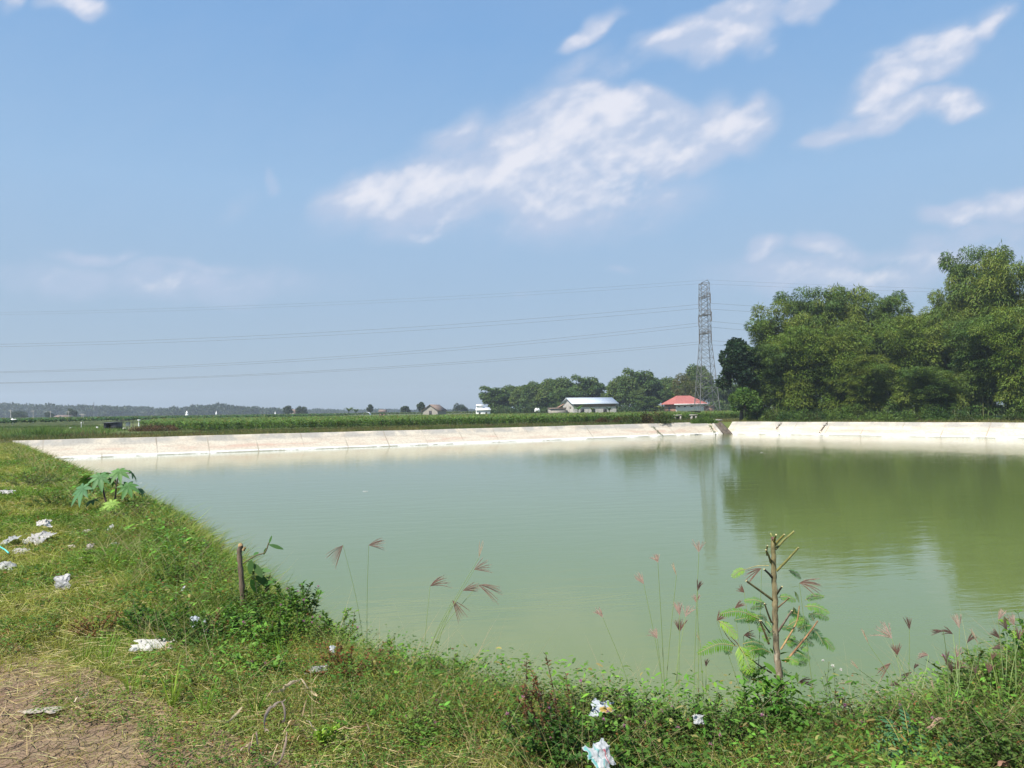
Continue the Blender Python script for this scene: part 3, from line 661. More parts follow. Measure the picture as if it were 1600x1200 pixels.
def bush(name, label, cat, px, py, wid, h, cols, n=3500, L=.16, W=.05, blades=False, depthscale=.6, group=None):
    c = gp(px, py, 0.0); c = c + np.array([c[0], c[1], 0]) / np.hypot(c[0], c[1]) * (wid * depthscale * .85 + 2.0); ac = Acc(); base = thing(name, label, cat, (c[0], c[1], 0), group=group)
    k = 7; cx = rnd(-wid / 2, wid / 2, k * 2); cy = rnd(-wid / 2, wid / 2, k * 2) * depthscale
    if blades:
        m = n; x = rnd(-1, 1, m) ; x = x * wid / 2; y = rnd(-.5, .5, m) * wid * depthscale
        hh = h * (1 - (np.abs(x) / (wid / 2)) ** 2 * .6) * rnd(.5, 1.1, m)
        ci = RNG.integers(0, len(cols), m); cc = jit(np.asarray(cols)[ci], m)
        ribbons(ac, np.stack([x, y, 0 * x], 1), nrm(np.stack([x / wid * .8 + rnd(-.35, .35, m), rnd(-.35, .35, m), np.ones(m)], 1)), rnd(-.35, .35, (m, 3)) - [0, 0, .15], hh, W, cc, 3)
        ac.build('blades', M_GRASS, base)
    else:
        clumps(ac, cx, cy, rnd(.25, .45, 2 * k) * wid * .6, rnd(.5, 1, 2 * k) * h, n // (2 * k), cols, L, W); ac.build('foliage', M_LEAF, base)
        tw = Acc()
        for i in range(12): tube(tw, curve([(0, 0, 0), (cx[i] * .8, cy[i] * .8, h * .4), (cx[i], cy[i], h * .8)], 3), np.linspace(.02, .006, 7), (.12, .09, .05), 4, False)
        tw.build('stems', M_CULM, base)
    return base
bush('reed_clump', 'tall light green reed clump on the far left bank', 'reeds', 68, 683, 3.4, .85, [(.12, .22, .04), (.17, .25, .06), (.07, .14, .03)], 3000, W=.035, blades=True)
bush('reed_clump', 'lower ragged reed clump left of the tall light green one', 'reeds', 28, 686, 2.4, .4, [(.10, .18, .05), (.13, .2, .06)], 1400, W=.03, blades=True)
bush('brown_bush', 'low reddish-brown bush beside the left end of the maize', 'bush', 240, 675, 3.6, .75, [(.12, .07, .035), (.09, .08, .03), (.15, .10, .05)], 4500, .2, .05)
bush('brown_bush', 'dark red-brown shrub on the far bank left of the larger shrub', 'bush', 968, 663, 4.2, .75, [(.08, .05, .02), (.07, .08, .02)], 4500, .22, .06)
bush('green_bush', 'larger green and brown shrub on the far bank left of the inlet chute', 'bush', 1010, 663.5, 4.0, 1.3, [(.06, .10, .02), (.09, .07, .03), (.07, .09, .02)], 6500, .25, .07)
bush('grass_clump', 'drooping grass clump hanging over the left side of the inlet chute', 'grass clump', 1100, 662.5, 2.4, .75, [(.06, .12, .02), (.10, .16, .03)], 1500, W=.05, blades=True)
# vines hanging down the white wall
def hang(px0, py0, px1, py1, w, label, col=(.05, .10, .02)):
    a = gp(px0, py0, .05); q = ray(px1, py1); ac = Acc(); n = int(60 * w)
    # meet the sloping wall: march along the sight line
    tt = np.linspace(.5, 1.4, 1500) * a[1] / q[1]; pts = CAM + q[None] * tt[:, None]; s_ = sdist(pts[:, 0], pts[:, 1]); hit = np.argmax((pts[:, 2] < np.minimum(0, s_ * .8) + .06)); b = pts[hit]
    c = thing('hanging_vine', label, 'vine', (a[0], a[1], .05)); d = b - a
    t = rnd(0, 1, n)[:, None]; P_ = d * t + rnd(-.06, .06, (n, 3)) * (1 - t * .6); P_[:, 2] += .05
    ribbons(ac, P_, nrm(np.tile(nrm(d), (n, 1)) + rnd(-.5, .5, (n, 3))), rnd(-.3, .1, (n, 3)), .35, .05, jit(col, n), 2); ac.build('leaves', M_LEAF, c)
hang(1019, 667, 1037, 683, 1.3, 'long dark green vine hanging to the water left of the inlet chute')
hang(1108, 664, 1120, 681, 1.5, 'green vine trailing down beside the left edge of the inlet chute', (.06, .14, .02))
hang(1222, 661, 1213, 671, .8, 'small brown vine on the right wall below the left part of the grove', (.10, .07, .04))
hang(1293, 661, 1281, 676, 1.0, 'brown stem hanging down the right wall below the middle of the grove', (.10, .07, .04))
def banana(label, px, py, Y, h, n=9, col=(.12, .21, .03), group=None):
    c = at(px, hor(px), Y); r = thing('banana_plant', label, 'banana plant', (c[0], c[1], 0), group=group); ac = Acc(); tube(ac, [(0, 0, 0), (0, 0, h * .6)], [.12, .08], (.15, .2, .06), 6); ac.build('stem', M_CULM, r)
    ac = Acc(); a = np.arange(n) * 2.4 + rnd(0, 1, n); o = np.stack([np.cos(a), np.sin(a), 0 * a], 1)
    ribbons(ac, np.tile((0, 0, h * .55), (n, 1)) * rnd(.8, 1.1, (n, 1)), nrm(o * .55 + [0, 0, 1]), o * .5 - np.array([0, 0, .8]) * rnd(.3, 1, (n, 1)), h * .75 * rnd(.7, 1.1, n), h * .17, jit(col, n, .25), 6, 'leaf', nrm(np.cross(o, [0, 0, 1.0]))); ac.build('leaf', M_CORN, r)
GB = 'banana plants in front of the long barn'
banana('pale green banana plant in front of the left part of the long barn', 903, 648, 152, 2.6, 11, (.13, .24, .06), GB)
banana('olive banana plant in front of the middle of the long barn', 926, 648, 153, 2.2, 10, (.09, .13, .04), GB)
banana('small dark banana plant near the right end of the long barn', 952, 648, 153, 2.3, 8, (.05, .09, .03), GB)
banana('yellow-green banana plant left of the red-roofed house', 1030, 648, 160, 2.6, 12, (.17, .19, .05))
banana('low banana plant further left of the red-roofed house', 1018, 648, 160, 2.0, 9, (.09, .14, .04))
banana('bright yellow-green banana plant at the left foot of the bamboo grove', 1169, 655, 80, 1.6, 10, (.26, .32, .04))
banana('wide palm-like banana plant alone on the far edge of the maize', 545, 645, 235, 3.6, 14, (.09, .14, .04))
banana('banana plant touching the right of the wide lone one', 556, 645, 240, 3.0, 12, (.08, .13, .04))

# ------------------------------------------------------------------ buildings
M_WALL = rough_mat('weathered_wall', (.36, .34, .31), (.60, .57, .53), 2.2, .9, .3, 20, (1, 1, .4))
M_PLANK = rough_mat('grey_planks', (.20, .18, .16), (.42, .39, .34), 5, .9, .4, 12, (3, 3, .25))
M_ZINC = rough_mat('zinc_roof', (.48, .54, .60), (.58, .64, .70), 2, .5, .3, 8, (4, .3, .3))
M_RED = rough_mat('red_roof_tiles', (.32, .085, .070), (.42, .15, .12), 3, .8, .4, 25)
M_WHITE = rough_mat('white_paint', (.74, .74, .73), (.84, .84, .82), 3, .7, .1)
M_BLACK = rough_mat('black_opening', (.012, .012, .013), (.03, .03, .032), 3, .7, .1)
M_TILE = rough_mat('old_brown_tiles', (.14, .10, .08), (.26, .19, .15), 4, .9, .4, 20)
M_BRICK = rough_mat('rough_brick', (.24, .13, .09), (.38, .22, .16), 8, .9, .4, 30)
M_STEEL = rough_mat('galvanised_steel', (.11, .11, .11), (.24, .24, .235), 8, .6, .1, 20, metal=.3)
M_TARP = rough_mat('black_tarpaulin', (.015, .016, .018), (.05, .05, .055), 3, .5, .5, 10)

def gable_body(ac, L, D, he, hr, col=(.5, .5, .5)):
    v = [(0, 0, 0), (L, 0, 0), (L, D, 0), (0, D, 0), (0, 0, he), (L, 0, he), (L, D, he), (0, D, he), (0, D / 2, hr), (L, D / 2, hr)]
    ac.add(v, [(0, 1, 5, 4), (2, 3, 7, 6)], col); ac.add(v, [(1, 2, 6, 9, 5), (3, 0, 4, 8, 7)], col)
def gable_roof(r, L, D, he, hr, mat, ov=.35, th=.08):
    ac = Acc(); s = (hr - he) / (D / 2); z0 = he - ov * s
    slab(ac, [(-ov, -ov, z0 + .03), (L + ov, -ov, z0 + .03), (L + ov, D / 2, hr + .03), (-ov, D / 2, hr + .03)], th)
    slab(ac, [(L + ov, D + ov, z0 + .03), (-ov, D + ov, z0 + .03), (-ov, D / 2 + .003, hr + .032), (L + ov, D / 2 + .003, hr + .032)], th); ac.build('roof', mat, r)
# long barn
p = at(896, 640, 160); r = thing('barn', 'long grey barn with a pale metal roof behind the maize', 'barn', (p[0], p[1], 0), rad(17))
LB, DB, HE, HR = 10.0, 6.2, 2.85, 4.05
ac = Acc(); gable_body(ac, LB, DB, HE, HR); ac.build('wall', M_WALL, r); gable_roof(r, LB, DB, HE, HR, M_ZINC, .45)
ac = Acc(); box(ac, (.1, -.06, 2.05), (LB - .1, -.003, 2.75)); ac.build('eave_shadow', M_TILE, r)  # brown strip colours in the shadow band below the eave
for xx in (1.6, 4.2, 6.9): 
    f = Acc(); box(f, (xx, -.05, .7), (xx + .8, -.004, 1.6)); w = f.build('window', M_BLACK, r)
ac = Acc(); box(ac, (-.05, 2.2, 0), (-.004, 3.9, 1.0)); ac.build('door', M_BLACK, r)
for yy in (1.3, 4.3):
    f = Acc(); box(f, (-.05, yy, 1.75), (-.004, yy + .8, 2.3)); f.build('window', M_PLANK, r)
p = at(860, 640, 161); r = thing('plank_shed', 'low grey plank shed leaning against the left end of the long barn', 'shed', (p[0], p[1], 0), rad(10))
ac = Acc(); box(ac, (0, 0, 0), (3.4, 2.6, 1.75)); ac.build('wall', M_PLANK, r)
ac = Acc(); slab(ac, [(-.15, -.2, 1.78), (3.5, -.2, 1.84), (3.5, 2.8, 2.0), (-.15, 2.8, 1.94)], .06); ac.build('roof', M_TILE, r)
ac = Acc(); slab(ac, [(1.9, .6, 2.02), (3.3, .6, 2.75), (3.3, 2.2, 2.75), (1.9, 2.2, 2.02)], .06); ac.build('upper_roof', M_BRICK, r)
# red-roofed house
p = at(1056, 637, 163); r = thing('house', 'small whitewashed house with a red hipped roof below the lattice tower', 'house', (p[0], p[1], 0), rad(14))
LH, DH, he, hr = 6.7, 5.6, 2.45, 4.25
ac = Acc(); box(ac, (0, 0, 0), (LH, DH, he)); ac.build('wall', M_WHITE, r)
ac = Acc(); o_ = .75; c1 = [(-o_, -o_, he - .1), (LH + o_, -o_, he - .1), (LH + o_, DH + o_, he - .1), (-o_, DH + o_, he - .1), (1.6, DH / 2, hr), (LH - 1.8, DH / 2, hr)]
ac.add(c1, [(0, 1, 5, 4), (2, 3, 4, 5)], (.5, .1, .1)); ac.add(c1, [(1, 2, 5), (3, 0, 4)], (.5, .1, .1)); ac.add(c1, [(3, 2, 1, 0)], (.5, .1, .1)); ac.build('roof', M_RED, r)
ac = Acc(); box(ac, (-o_, -o_ - .05, he - .22), (LH + o_, -o_ - .003, he - .03)); ac.build('fascia', M_WHITE, r)
ac = Acc(); box(ac, (-.06, .02, 0), (-.004, DH - .02, he - .12)); ac.build('side_wall', M_BRICK, r)
for xx in (.5, 1.9, 3.5): f = Acc(); box(f, (xx, -.05, 1.72), (xx + .5, -.004, 1.92)); f.build('vent', M_BLACK, r)
f = Acc(); box(f, (-.11, 2.6, 0), (-.064, 3.5, 1.7)); f.build('door', M_BLACK, r)
p = at(1101, 637, 165); r = thing('brick_shed', 'small dark brick shed attached behind the tower legs', 'shed', (p[0], p[1], 0), rad(14))
ac = Acc(); box(ac, (0, 0, 0), (2.4, 2.4, 1.9)); ac.build('wall', M_BRICK, r); ac = Acc(); slab(ac, [(-.1, -.2, 1.95), (2.6, -.2, 1.8), (2.6, 2.6, 1.8), (-.1, 2.6, 1.95)], .06); ac.build('roof', M_TILE, r)
# farm huts further away
def hut(name, label, px0, px1, Y, he, hr, wm, rm, rz=0.0, D=5.0, cat='hut'):
    a = at(px0, hor(px0), Y); L = at(px1, hor(px1), Y)[0] - a[0]; r = thing(name, label, cat, (a[0], a[1], 0), rz)
    ac = Acc(); gable_body(ac, L, D, he, hr); ac.build('wall', wm, r); gable_roof(r, L, D, he, hr, rm, .3, .07); ac = Acc(); box(ac, (L * .4, -.06, 0), (L * .4 + .8, -.004, 1.7)); ac.build('door', M_BLACK, r); return r
def hut2(name, label, px0, px1, Y, he, hr, wm, rm, depth=6.0):       # gable end towards the pond
    a = at(px0, hor(px0), Y); L = at(px1, hor(px1), Y)[0] - a[0]; r = thing(name, label, 'hut', (a[0], a[1] + L * .35, 0), rad(-90) + rad(-14))
    r.location = (a[0], a[1], 0); r.rotation_euler = (0, 0, rad(-20))
    ac = Acc(); v = [(0, 0, 0), (L, 0, 0), (L, depth, 0), (0, depth, 0), (0, 0, he), (L, 0, he), (L, depth, he), (0, depth, he), (L / 2, 0, hr), (L / 2, depth, hr)]
    ac.add(v, [(1, 2, 6, 5), (3, 0, 4, 7)], (.5,) * 3); ac.add(v, [(0, 1, 5, 8, 4), (2, 3, 7, 9, 6)], (.5,) * 3); ac.build('wall', wm, r)
    ac = Acc(); s = (hr - he) / (L / 2); o_ = .4
    slab(ac, [(-o_, depth + .3, he - o_ * s + .03), (-o_, -.4, he - o_ * s + .03), (L / 2, -.4, hr + .03), (L / 2, depth + .3, hr + .03)], .08)
    slab(ac, [(L + o_, -.4, he - o_ * s + .03), (L + o_, depth + .3, he - o_ * s + .03), (L / 2 + .003, depth + .3, hr + .03), (L / 2 + .003, -.4, hr + .03)], .08); ac.build('roof', rm, r)
    ac = Acc(); box(ac, (L * .42, -.05, 0), (L * .6, -.004, 1.7)); ac.build('door', M_BLACK, r); return r
hut2('gable_hut', 'weathered brown hut with a gabled roof on the far edge of the maize', 661, 686, 225, 1.9, 3.55, M_PLANK, M_TILE)
hut('farm_hut', 'small pinkish hut between the banana plants and the gabled hut', 592, 601, 320, 1.8, 2.6, M_BRICK, M_TILE)
hut2('gable_hut', 'tiny grey hut with a thatched gable far off beside a round dark tree', 451, 462, 330, 1.6, 3.2, M_PLANK, M_TILE)
hut('farm_hut', 'long low hut with a brownish roof between the poles on the far left', 84, 106, 330, 1.2, 2.1, M_WALL, M_TILE, 0, 6)
# white tiered building
p = at(743, 642, 168); r = thing('white_building', 'bright white building with a stepped roof left of the wooded edge', 'building', (p[0], p[1], 0), rad(5))
ac = Acc(); box(ac, (.2, 0, 0), (3.3, 3, 1.75)); box(ac, (.3, .8, 1.75), (1.7, 2.4, 2.7)); ac.build('wall', M_WHITE, r)
ac = Acc(); slab(ac, [(0, -.3, 1.68), (3.5, -.3, 1.68), (3.2, 1.5, 2.3), (.2, 1.5, 2.3)], .07); slab(ac, [(.1, .5, 2.72), (1.9, .5, 2.72), (1.7, 1.6, 3.0), (.3, 1.6, 3.0)], .07); ac.build('roof', M_WHITE, r)
ac = Acc(); box(ac, (.7, -.05, .6), (1.1, -.004, 1.2)); ac.build('window', M_BLACK, r); ac = Acc(); box(ac, (2.2, -.05, .6), (2.6, -.004, 1.2)); ac.build('window', M_BLACK, r)
# white field shrines
def shrine(px, Y, w, h, tiers, label):
    p = at(px, hor(px), Y); r = thing('field_monument', label, 'monument', (p[0], p[1], 0)); ac = Acc(); z = 0
    for k in range(tiers): ww = w * (1 - k / tiers * .75); box(ac, (-ww / 2, -ww / 2, z), (ww / 2, ww / 2, z + h / tiers * .8)); z += h / tiers * .8
    ac.build('tiers', M_WHITE, r); ac = Acc(); v = [(-w * .2, -w * .2, z), (w * .2, -w * .2, z), (w * .2, w * .2, z), (-w * .2, w * .2, z), (0, 0, z + h * .25)]; ac.add(v, [(0, 1, 4), (1, 2, 4), (2, 3, 4), (3, 0, 4)], (.8,) * 3); ac.build('spire', M_WHITE, r)
shrine(292, 300, 1.3, 3.0, 3, 'white tiered field monument below the left of the distant treeline')
shrine(338, 260, .6, 2.6, 2, 'slim white monument below the highest part of the distant treeline')
shrine(430, 300, .6, 2.2, 2, 'tiny white monument near the right end of the distant treeline')
shrine(308, 340, .9, 1.4, 2, 'very small pale monument between the tiered and the slim one')
def blob_tree(label, px, Y, h, w, s): 
    q = broad_parts(s, h, w, 2600, ((.035, .06, .02), (.05, .08, .025)), .5, .3, 16, 0); o = make_tree('field_tree', label, 'tree', q); o.location = (*at(px, hor(px), Y)[:2], 0)
blob_tree('round dark tree beside the tiny thatched hut', 450, 325, 4.6, 2.2, 71)
blob_tree('dull round tree to the right of the tiny thatched hut', 470, 330, 4.2, 2.4, 72)
blob_tree('dark bush-like tree in the field left of the first two poles gap', 26, 330, 3.6, 3.4, 73)
blob_tree('dark leafy tree around the right end of the long low hut', 112, 335, 4.6, 2.0, 74)
blob_tree('round tree touching the left of the gabled brown hut', 659, 250, 4.2, 1.5, 75)
blob_tree('low round tree left of the long low hut', 76, 335, 3.4, 1.8, 76)
blob_tree('small dark tree between the pinkish hut and the gabled hut', 633, 300, 4.0, 1.8, 77)
blob_tree('tall slender tree right of the lone banana plants', 578, 300, 4.8, 1.1, 78)
blob_tree('wide green tree between the gabled hut and the white building', 720, 330, 4.0, 3.0, 79)
# poles
def pole(px, y0, y1, Y, label, rr=.1, mat=None, group='concrete poles across the left fields'):
    a = at(px, hor(px), Y); h = zat(px, y0, Y); r = thing('field_pole', label, 'pole', (a[0], a[1], 0), group=group)
    ac = Acc(); tube(ac, [(0, 0, 0), (0, 0, h)], [rr, rr * .7], (.5,) * 3, 8); ac.build('shaft', mat or M_CONC, r); ac = Acc(); box(ac, (-.5, -.04, h - .35), (.5, .04, h - .25)); ac.build('crossbar', mat or M_CONC, r)
pole(17, 640, 655, 190, 'thick pale pole at the far left of the fields', .13)
pole(52, 640.5, 654, 190, 'slimmer pale pole second from the left'); pole(79, 642, 654, 210, 'pale pole just left of the long low hut'); pole(107, 642, 653, 210, 'pole at the right end of the long low hut')
pole(128, 645, 660, 150, 'thin short pole left of the black pump shed', .05); pole(130.5, 646, 660, 150, 'thin short pole beside its twin left of the black pump shed', .05)
p = at(146.5, 640, 700); r = thing('radio_mast', 'faint slim radio mast above the distant treeline', 'mast', (p[0], p[1], 0)); ac = Acc(); Hm = zat(146.5, 628, 700)
for q in ((-.5, -.3), (.5, -.3), (0, .5)): tube(ac, [(q[0], q[1], 0), (q[0] * .6, q[1] * .6, Hm)], [.12, .1], (.4,) * 3, 4)
for k in range(14):
    z = Hm * k / 14; tube(ac, [(-.5, -.3, z), (.5, -.3, z + Hm / 14)], [.06, .06], (.4,) * 3, 4); tube(ac, [(.5, -.3, z), (0, .5, z + Hm / 14)], [.06, .06], (.4,) * 3, 4)
ac.build('lattice', M_STEEL, r)
# white sack scarecrow and posts in the plots
def post(px, py, h, label, w=.1, nm='field_post'):
    c = gp(px, py, 0); r = thing(nm, label, 'post', c); ac = Acc(); tube(ac, [(0, 0, -.1), (0, 0, h)], [w, w * .8], (.8,) * 3, 6); ac.build('stake', M_WHITE, r); ac = Acc(); box(ac, (-w * 1.8, -w, h - .12), (w * 1.8, w, h + .02)); ac.build('cap', M_WHITE, r)
post(152, 672.5, .36, 'short white post just left of the black pump shed', .05)
post(217, 666, .9, 'small white post right of the open field shelter', .09); post(127, 671, .8, 'thin white stake among the rice plots', .03); post(110, 671.5, .25, 'low white marker left of the thin stake', .05)
c = gp(20, 667, 0); r = thing('scarecrow', 'white sack scarecrow in front of the maize on the far left', 'scarecrow', c); ac = Acc(); tube(ac, [(0, 0, 0), (0, 0, 1.0)], [.03, .03], (.5,) * 3, 5); ac.build('stake', M_PLANK, r)
ac = Acc(); tube(ac, curve([(0, 0, .45), (.05, 0, .8), (-.05, 0, 1.15), (0, 0, 1.3)], 4), [.12, .2, .25, .26, .26, .3, .33, .3, .24, .2, .15, .1, .05], (.8,) * 3, 8); tube(ac, [(0, 0, 1.1), (.55, 0, 1.15)], [.13, .08], (.8,) * 3, 6); ac.build('sack', M_WHITE, r)
# black pump shed and open shelter
c = gp(162, 673.2, 0); r = thing('pump_shed', 'small black tarpaulin pump shed with an open doorway on the far left bank', 'shed', (c[0], c[1], 0), rad(8))
ac = Acc(); W_, D_s, H_ = 1.4, 1.2, .80; slab(ac, [(0, 0, 0), (.22, 0, 0), (.22, 0, H_), (0, 0, H_)], .05); slab(ac, [(.68, 0, 0), (W_, 0, 0), (W_, 0, H_), (.68, 0, H_)], .05); slab(ac, [(W_, .05, 0), (W_, D_s, 0), (W_, D_s, H_), (W_, .05, H_)], .05); slab(ac, [(0, D_s, 0), (0, .05, 0), (0, .05, H_), (0, D_s, H_)], .05); slab(ac, [(W_, D_s, 0), (0, D_s, 0), (0, D_s, H_), (W_, D_s, H_)], .05); ac.build('wall', M_TARP, r)
ac = Acc(); slab(ac, [(-.12, -.15, H_ + .02), (W_ + .1, -.15, H_ + .05), (W_ + .1, D_s + .1, H_ + .1), (-.12, D_s + .1, H_ + .07)], .04); ac.build('roof', M_TARP, r)
c = gp(184, 671.5, 0); r = thing('field_shelter', 'open shelter with a slanted dark roof on posts behind the black pump shed', 'shelter', (c[0], c[1], 0))
for a_ in (0, 1.25):
    for b_ in (0, .8): ac = Acc(); tube(ac, [(a_, b_, 0), (a_, b_, .95 + .1 * a_)], [.03, .03], (.3,) * 3, 5); ac.build('post', M_PLANK, r)
ac = Acc(); slab(ac, [(-.3, -.3, .98), (1.65, -.3, 1.12), (1.65, 1.1, 1.12), (-.3, 1.1, .98)], .05); ac.build('roof', M_TARP, r); ac = Acc(); box(ac, (.75, .2, .3), (1.1, .5, .8)); box(ac, (.35, .1, .0), (.8, .5, .22)); ac.build('stored_sacks', M_WHITE, r)
# concrete water boxes in front of the house
def sluice(px, py, w, label, roof):
    c = gp(px, py, 0); r = thing('irrigation_box', label, 'concrete box', (c[0], c[1], 0))
    for a_ in (0, w): ac = Acc(); box(ac, (a_ - .09, -.1, 0), (a_ + .09, .5, .62)); ac.build('upright', M_CONC, r)
    ac = Acc(); box(ac, (-.2, -.15, .622), (w + .2, .55, .72)); ac.build('top_slab', M_CONC, r); ac = Acc(); box(ac, (.09, .1, 0), (w - .09, .2, .5)); ac.build('back_panel', M_DARK, r)
    if roof: ac = Acc(); slab(ac, [(-.35, -.3, 1.18), (w + .5, -.3, 1.12), (w + .75, .7, .95), (-.35, .7, 1.18)], .04); ac.build('roof', M_TARP, r); 
    for a_ in ((0, w) if roof else ()): ac = Acc(); tube(ac, [(a_, .1, .72), (a_, .1, 1.13)], [.03, .03], (.4,) * 3, 5); ac.build('post', M_PLANK, r)
sluice(1055, 657.5, .65, 'low concrete irrigation box left of the one with a small dark roof', False)
sluice(1081, 657.2, .5, 'concrete irrigation box with a small dark roof, in front of the white house', True)
c = at(839, 646, 120); r = thing('white_sack', 'small white sack standing above the maize left of the barn', 'sack', (c[0], c[1], 0)); ac = Acc(); tube(ac, [(0, 0, 0), (0, 0, 1.3)], [.03, .03], (.4,) * 3, 5); ac.build('stake', M_PLANK, r); ac = Acc(); tube(ac, curve([(-.3, 0, 1.2), (-.1, 0, 1.55), (.25, 0, 1.5), (.35, 0, 1.2)], 4), [.1, .15, .2, .25, .3, .3, .3, .28, .25, .22, .2, .16, .1], (.8,) * 3, 8); ac.build('cloth', M_WHITE, r)
c = at(572, 646, 200); r = thing('white_dome_tent', 'tiny white arched cover on the far side of the maize, right of the banana plants', 'cover', (c[0], c[1], 0)); ac = Acc()
a = np.linspace(0, math.pi, 9); pr = np.stack([-np.cos(a) * 1.0, 0 * a, np.sin(a) * .9 + .7], 1); ac.add(np.concatenate([pr, pr + [0, 2, 0]]), [(i, i + 9, i + 10, i + 1) for i in range(8)], (.8,) * 3); ac.build('cover', M_WHITE, r)
for q in ((-1, 0), (1, 0), (-1, 2), (1, 2)): ac = Acc(); tube(ac, [(*q, 0), (*q, .72)], [.03, .03], (.5,) * 3, 5); ac.build('leg', M_PLANK, r)

# ------------------------------------------------------------------ lattice tower and lines
TY = 150.0; tp = at(1104.5, 637, TY); TR = rad(3)
tw = thing('transmission_tower', 'tall steel lattice power tower in front of the red-roofed house', 'tower', (tp[0], tp[1], 0), TR)
H0 = zat(1099, 535, TY); HT = zat(1099, 443, TY)
def hw(z): return np.interp(z, [0, H0, HT], [2.1, .98, .82])
levels = [0, 3.0, 5.6, 7.8, 9.8, 11.5, 13.1, H0] + list(np.linspace(H0, HT, 12)[1:])
cs = [(-1, -1), (1, -1), (1, 1), (-1, 1)]
for sx_, sy_ in cs:
    ac = Acc(); tube(ac, [(sx_ * hw(0), sy_ * hw(0), -.1), (sx_ * hw(H0), sy_ * hw(H0), H0), (sx_ * hw(HT), sy_ * hw(HT), HT)], [.085, .06, .05], (.5,) * 3, 4); ac.build('tower_leg', M_STEEL, tw)
ac = Acc()
for z0, z1 in zip(levels[:-1], levels[1:]):
    for k in range(4):
        a, b = cs[k], cs[(k + 1) % 4]; A0 = (a[0] * hw(z0), a[1] * hw(z0), z0); B0 = (b[0] * hw(z0), b[1] * hw(z0), z0); A1 = (a[0] * hw(z1), a[1] * hw(z1), z1); B1 = (b[0] * hw(z1), b[1] * hw(z1), z1)
        rr = .032
        tube(ac, [A0, B1], [rr, rr], (.5,) * 3, 4); tube(ac, [B0, A1], [rr, rr], (.5,) * 3, 4)
        if z0 > 2: tube(ac, [A0, B0], [rr * .9] * 2, (.5,) * 3, 4)
ac.build('lattice', M_STEEL, tw)
AL = [(zat(1099, 464, TY), 3.0), (zat(1099, 492, TY), 3.4), (zat(1099, 521, TY), 3.0)]
wires = []
Rz = np.array([[math.cos(TR), -math.sin(TR)], [math.sin(TR), math.cos(TR)]])
for (z, al), lv in zip(AL, ('top', 'middle', 'bottom')):
    for sg in (-1, 1):
        ac = Acc(); h_ = .82 + .02
        for sx_ in (-1, 1):
            tube(ac, [(sx_ * h_, sg * h_, z), (0, sg * (h_ + al), z + .1)], [.06, .05], (.4,) * 3, 4); tube(ac, [(sx_ * h_, sg * h_, z + 1.0), (0, sg * (h_ + al), z + .1)], [.05, .05], (.4,) * 3, 4)
            for f in (.3, .6): tube(ac, [(sx_ * h_ * (1 - f), sg * (h_ + al * f), z + .1 * f), (sx_ * h_ * (1 - f), sg * (h_ + al * f), z + 1.0 - .9 * f)], [.035] * 2, (.4,) * 3, 4)
        tube(ac, [(-h_, sg * h_, z), (h_, sg * h_, z)], [.09] * 2, (.4,) * 3, 4)
        ac.build('cross_arm', M_STEEL, tw)
        ac = Acc(); n = 15; zz = np.linspace(z + .05, z - 1.75, n); tube(ac, np.stack([0 * zz, 0 * zz + sg * (h_ + al - .1), zz], 1), [.03 + .10 * (i % 2) for i in range(n)], (.12, .10, .09), 8); ac.build('insulator', M_DARK, tw)
        q = Rz @ np.array([0, sg * (h_ + al - .1)]); wires.append((tp[0] + q[0], tp[1] + q[1], z - 1.8, lv, sg))
ac = Acc(); ends = []
for sg in (-1, 1):
    for sx_ in (-1, 1): tube(ac, [(sx_ * .82, sg * .82, HT), (0, sg * 2.2, HT + .35)], [.05] * 2, (.4,) * 3, 4)
    tube(ac, [(-.82, sg * .82, HT), (.82, sg * .82, HT)], [.06] * 2, (.4,) * 3, 4)
    q = Rz @ np.array([0, sg * 2.2]); ends.append((tp[0] + q[0], tp[1] + q[1], HT + .35, 'earth', sg))
ac.build('peak', M_STEEL, tw)
M_WIRE = rough_mat('aluminium_cable', (.17, .18, .20), (.23, .24, .26), 2, .6, 0)
for (x, y, z, lv, sg) in wires + ends:
    sag = {'top': 6.2, 'middle': 8.0, 'bottom': 6.4, 'earth': 4.6}[lv] * (1 if sg < 0 else .96)
    o = thing('power_line', {'earth': 'thin earth wire over the top of the tower, %s of two', 'top': 'power line from the top arm of the tower, %s of two', 'middle': 'power line from the middle arm of the tower, %s of two', 'bottom': 'lowest power line of the tower, %s of two'}[lv] % ('nearer' if sg < 0 else 'farther'), 'power line', (x, y, z), group='power lines strung from the lattice tower')
    for dx in (-1, 1):
        u = np.linspace(0, 1, 60); ac = Acc(); pts = np.stack([dx * 300 * u, 0 * u, -4 * sag * u * (1 - u)], 1)
        tube(ac, pts, [.015 if lv == 'earth' else .025] * 60, (.2,) * 3, 4, False); ac.build('span', M_WIRE, o)

# ------------------------------------------------------------------ haze
def haze():
    m, nt, out = material('thin_haze'); v = nt.new('ShaderNodeVolumePrincipled'); v.inputs['Color'].default_value = (.80, .90, 1.0, 1); v.inputs['Density'].default_value = .00048; v.inputs['Anisotropy'].default_value = .2
    nt.link(v.outputs[0], out.inputs['Volume']); ac = Acc(); box(ac, (-1500, -1500, -4.2), (1500, 1500, 46)); o = ac.build('haze', m); tag(o, kind='stuff', label='thin bluish haze over the fields', cat='haze')
haze()
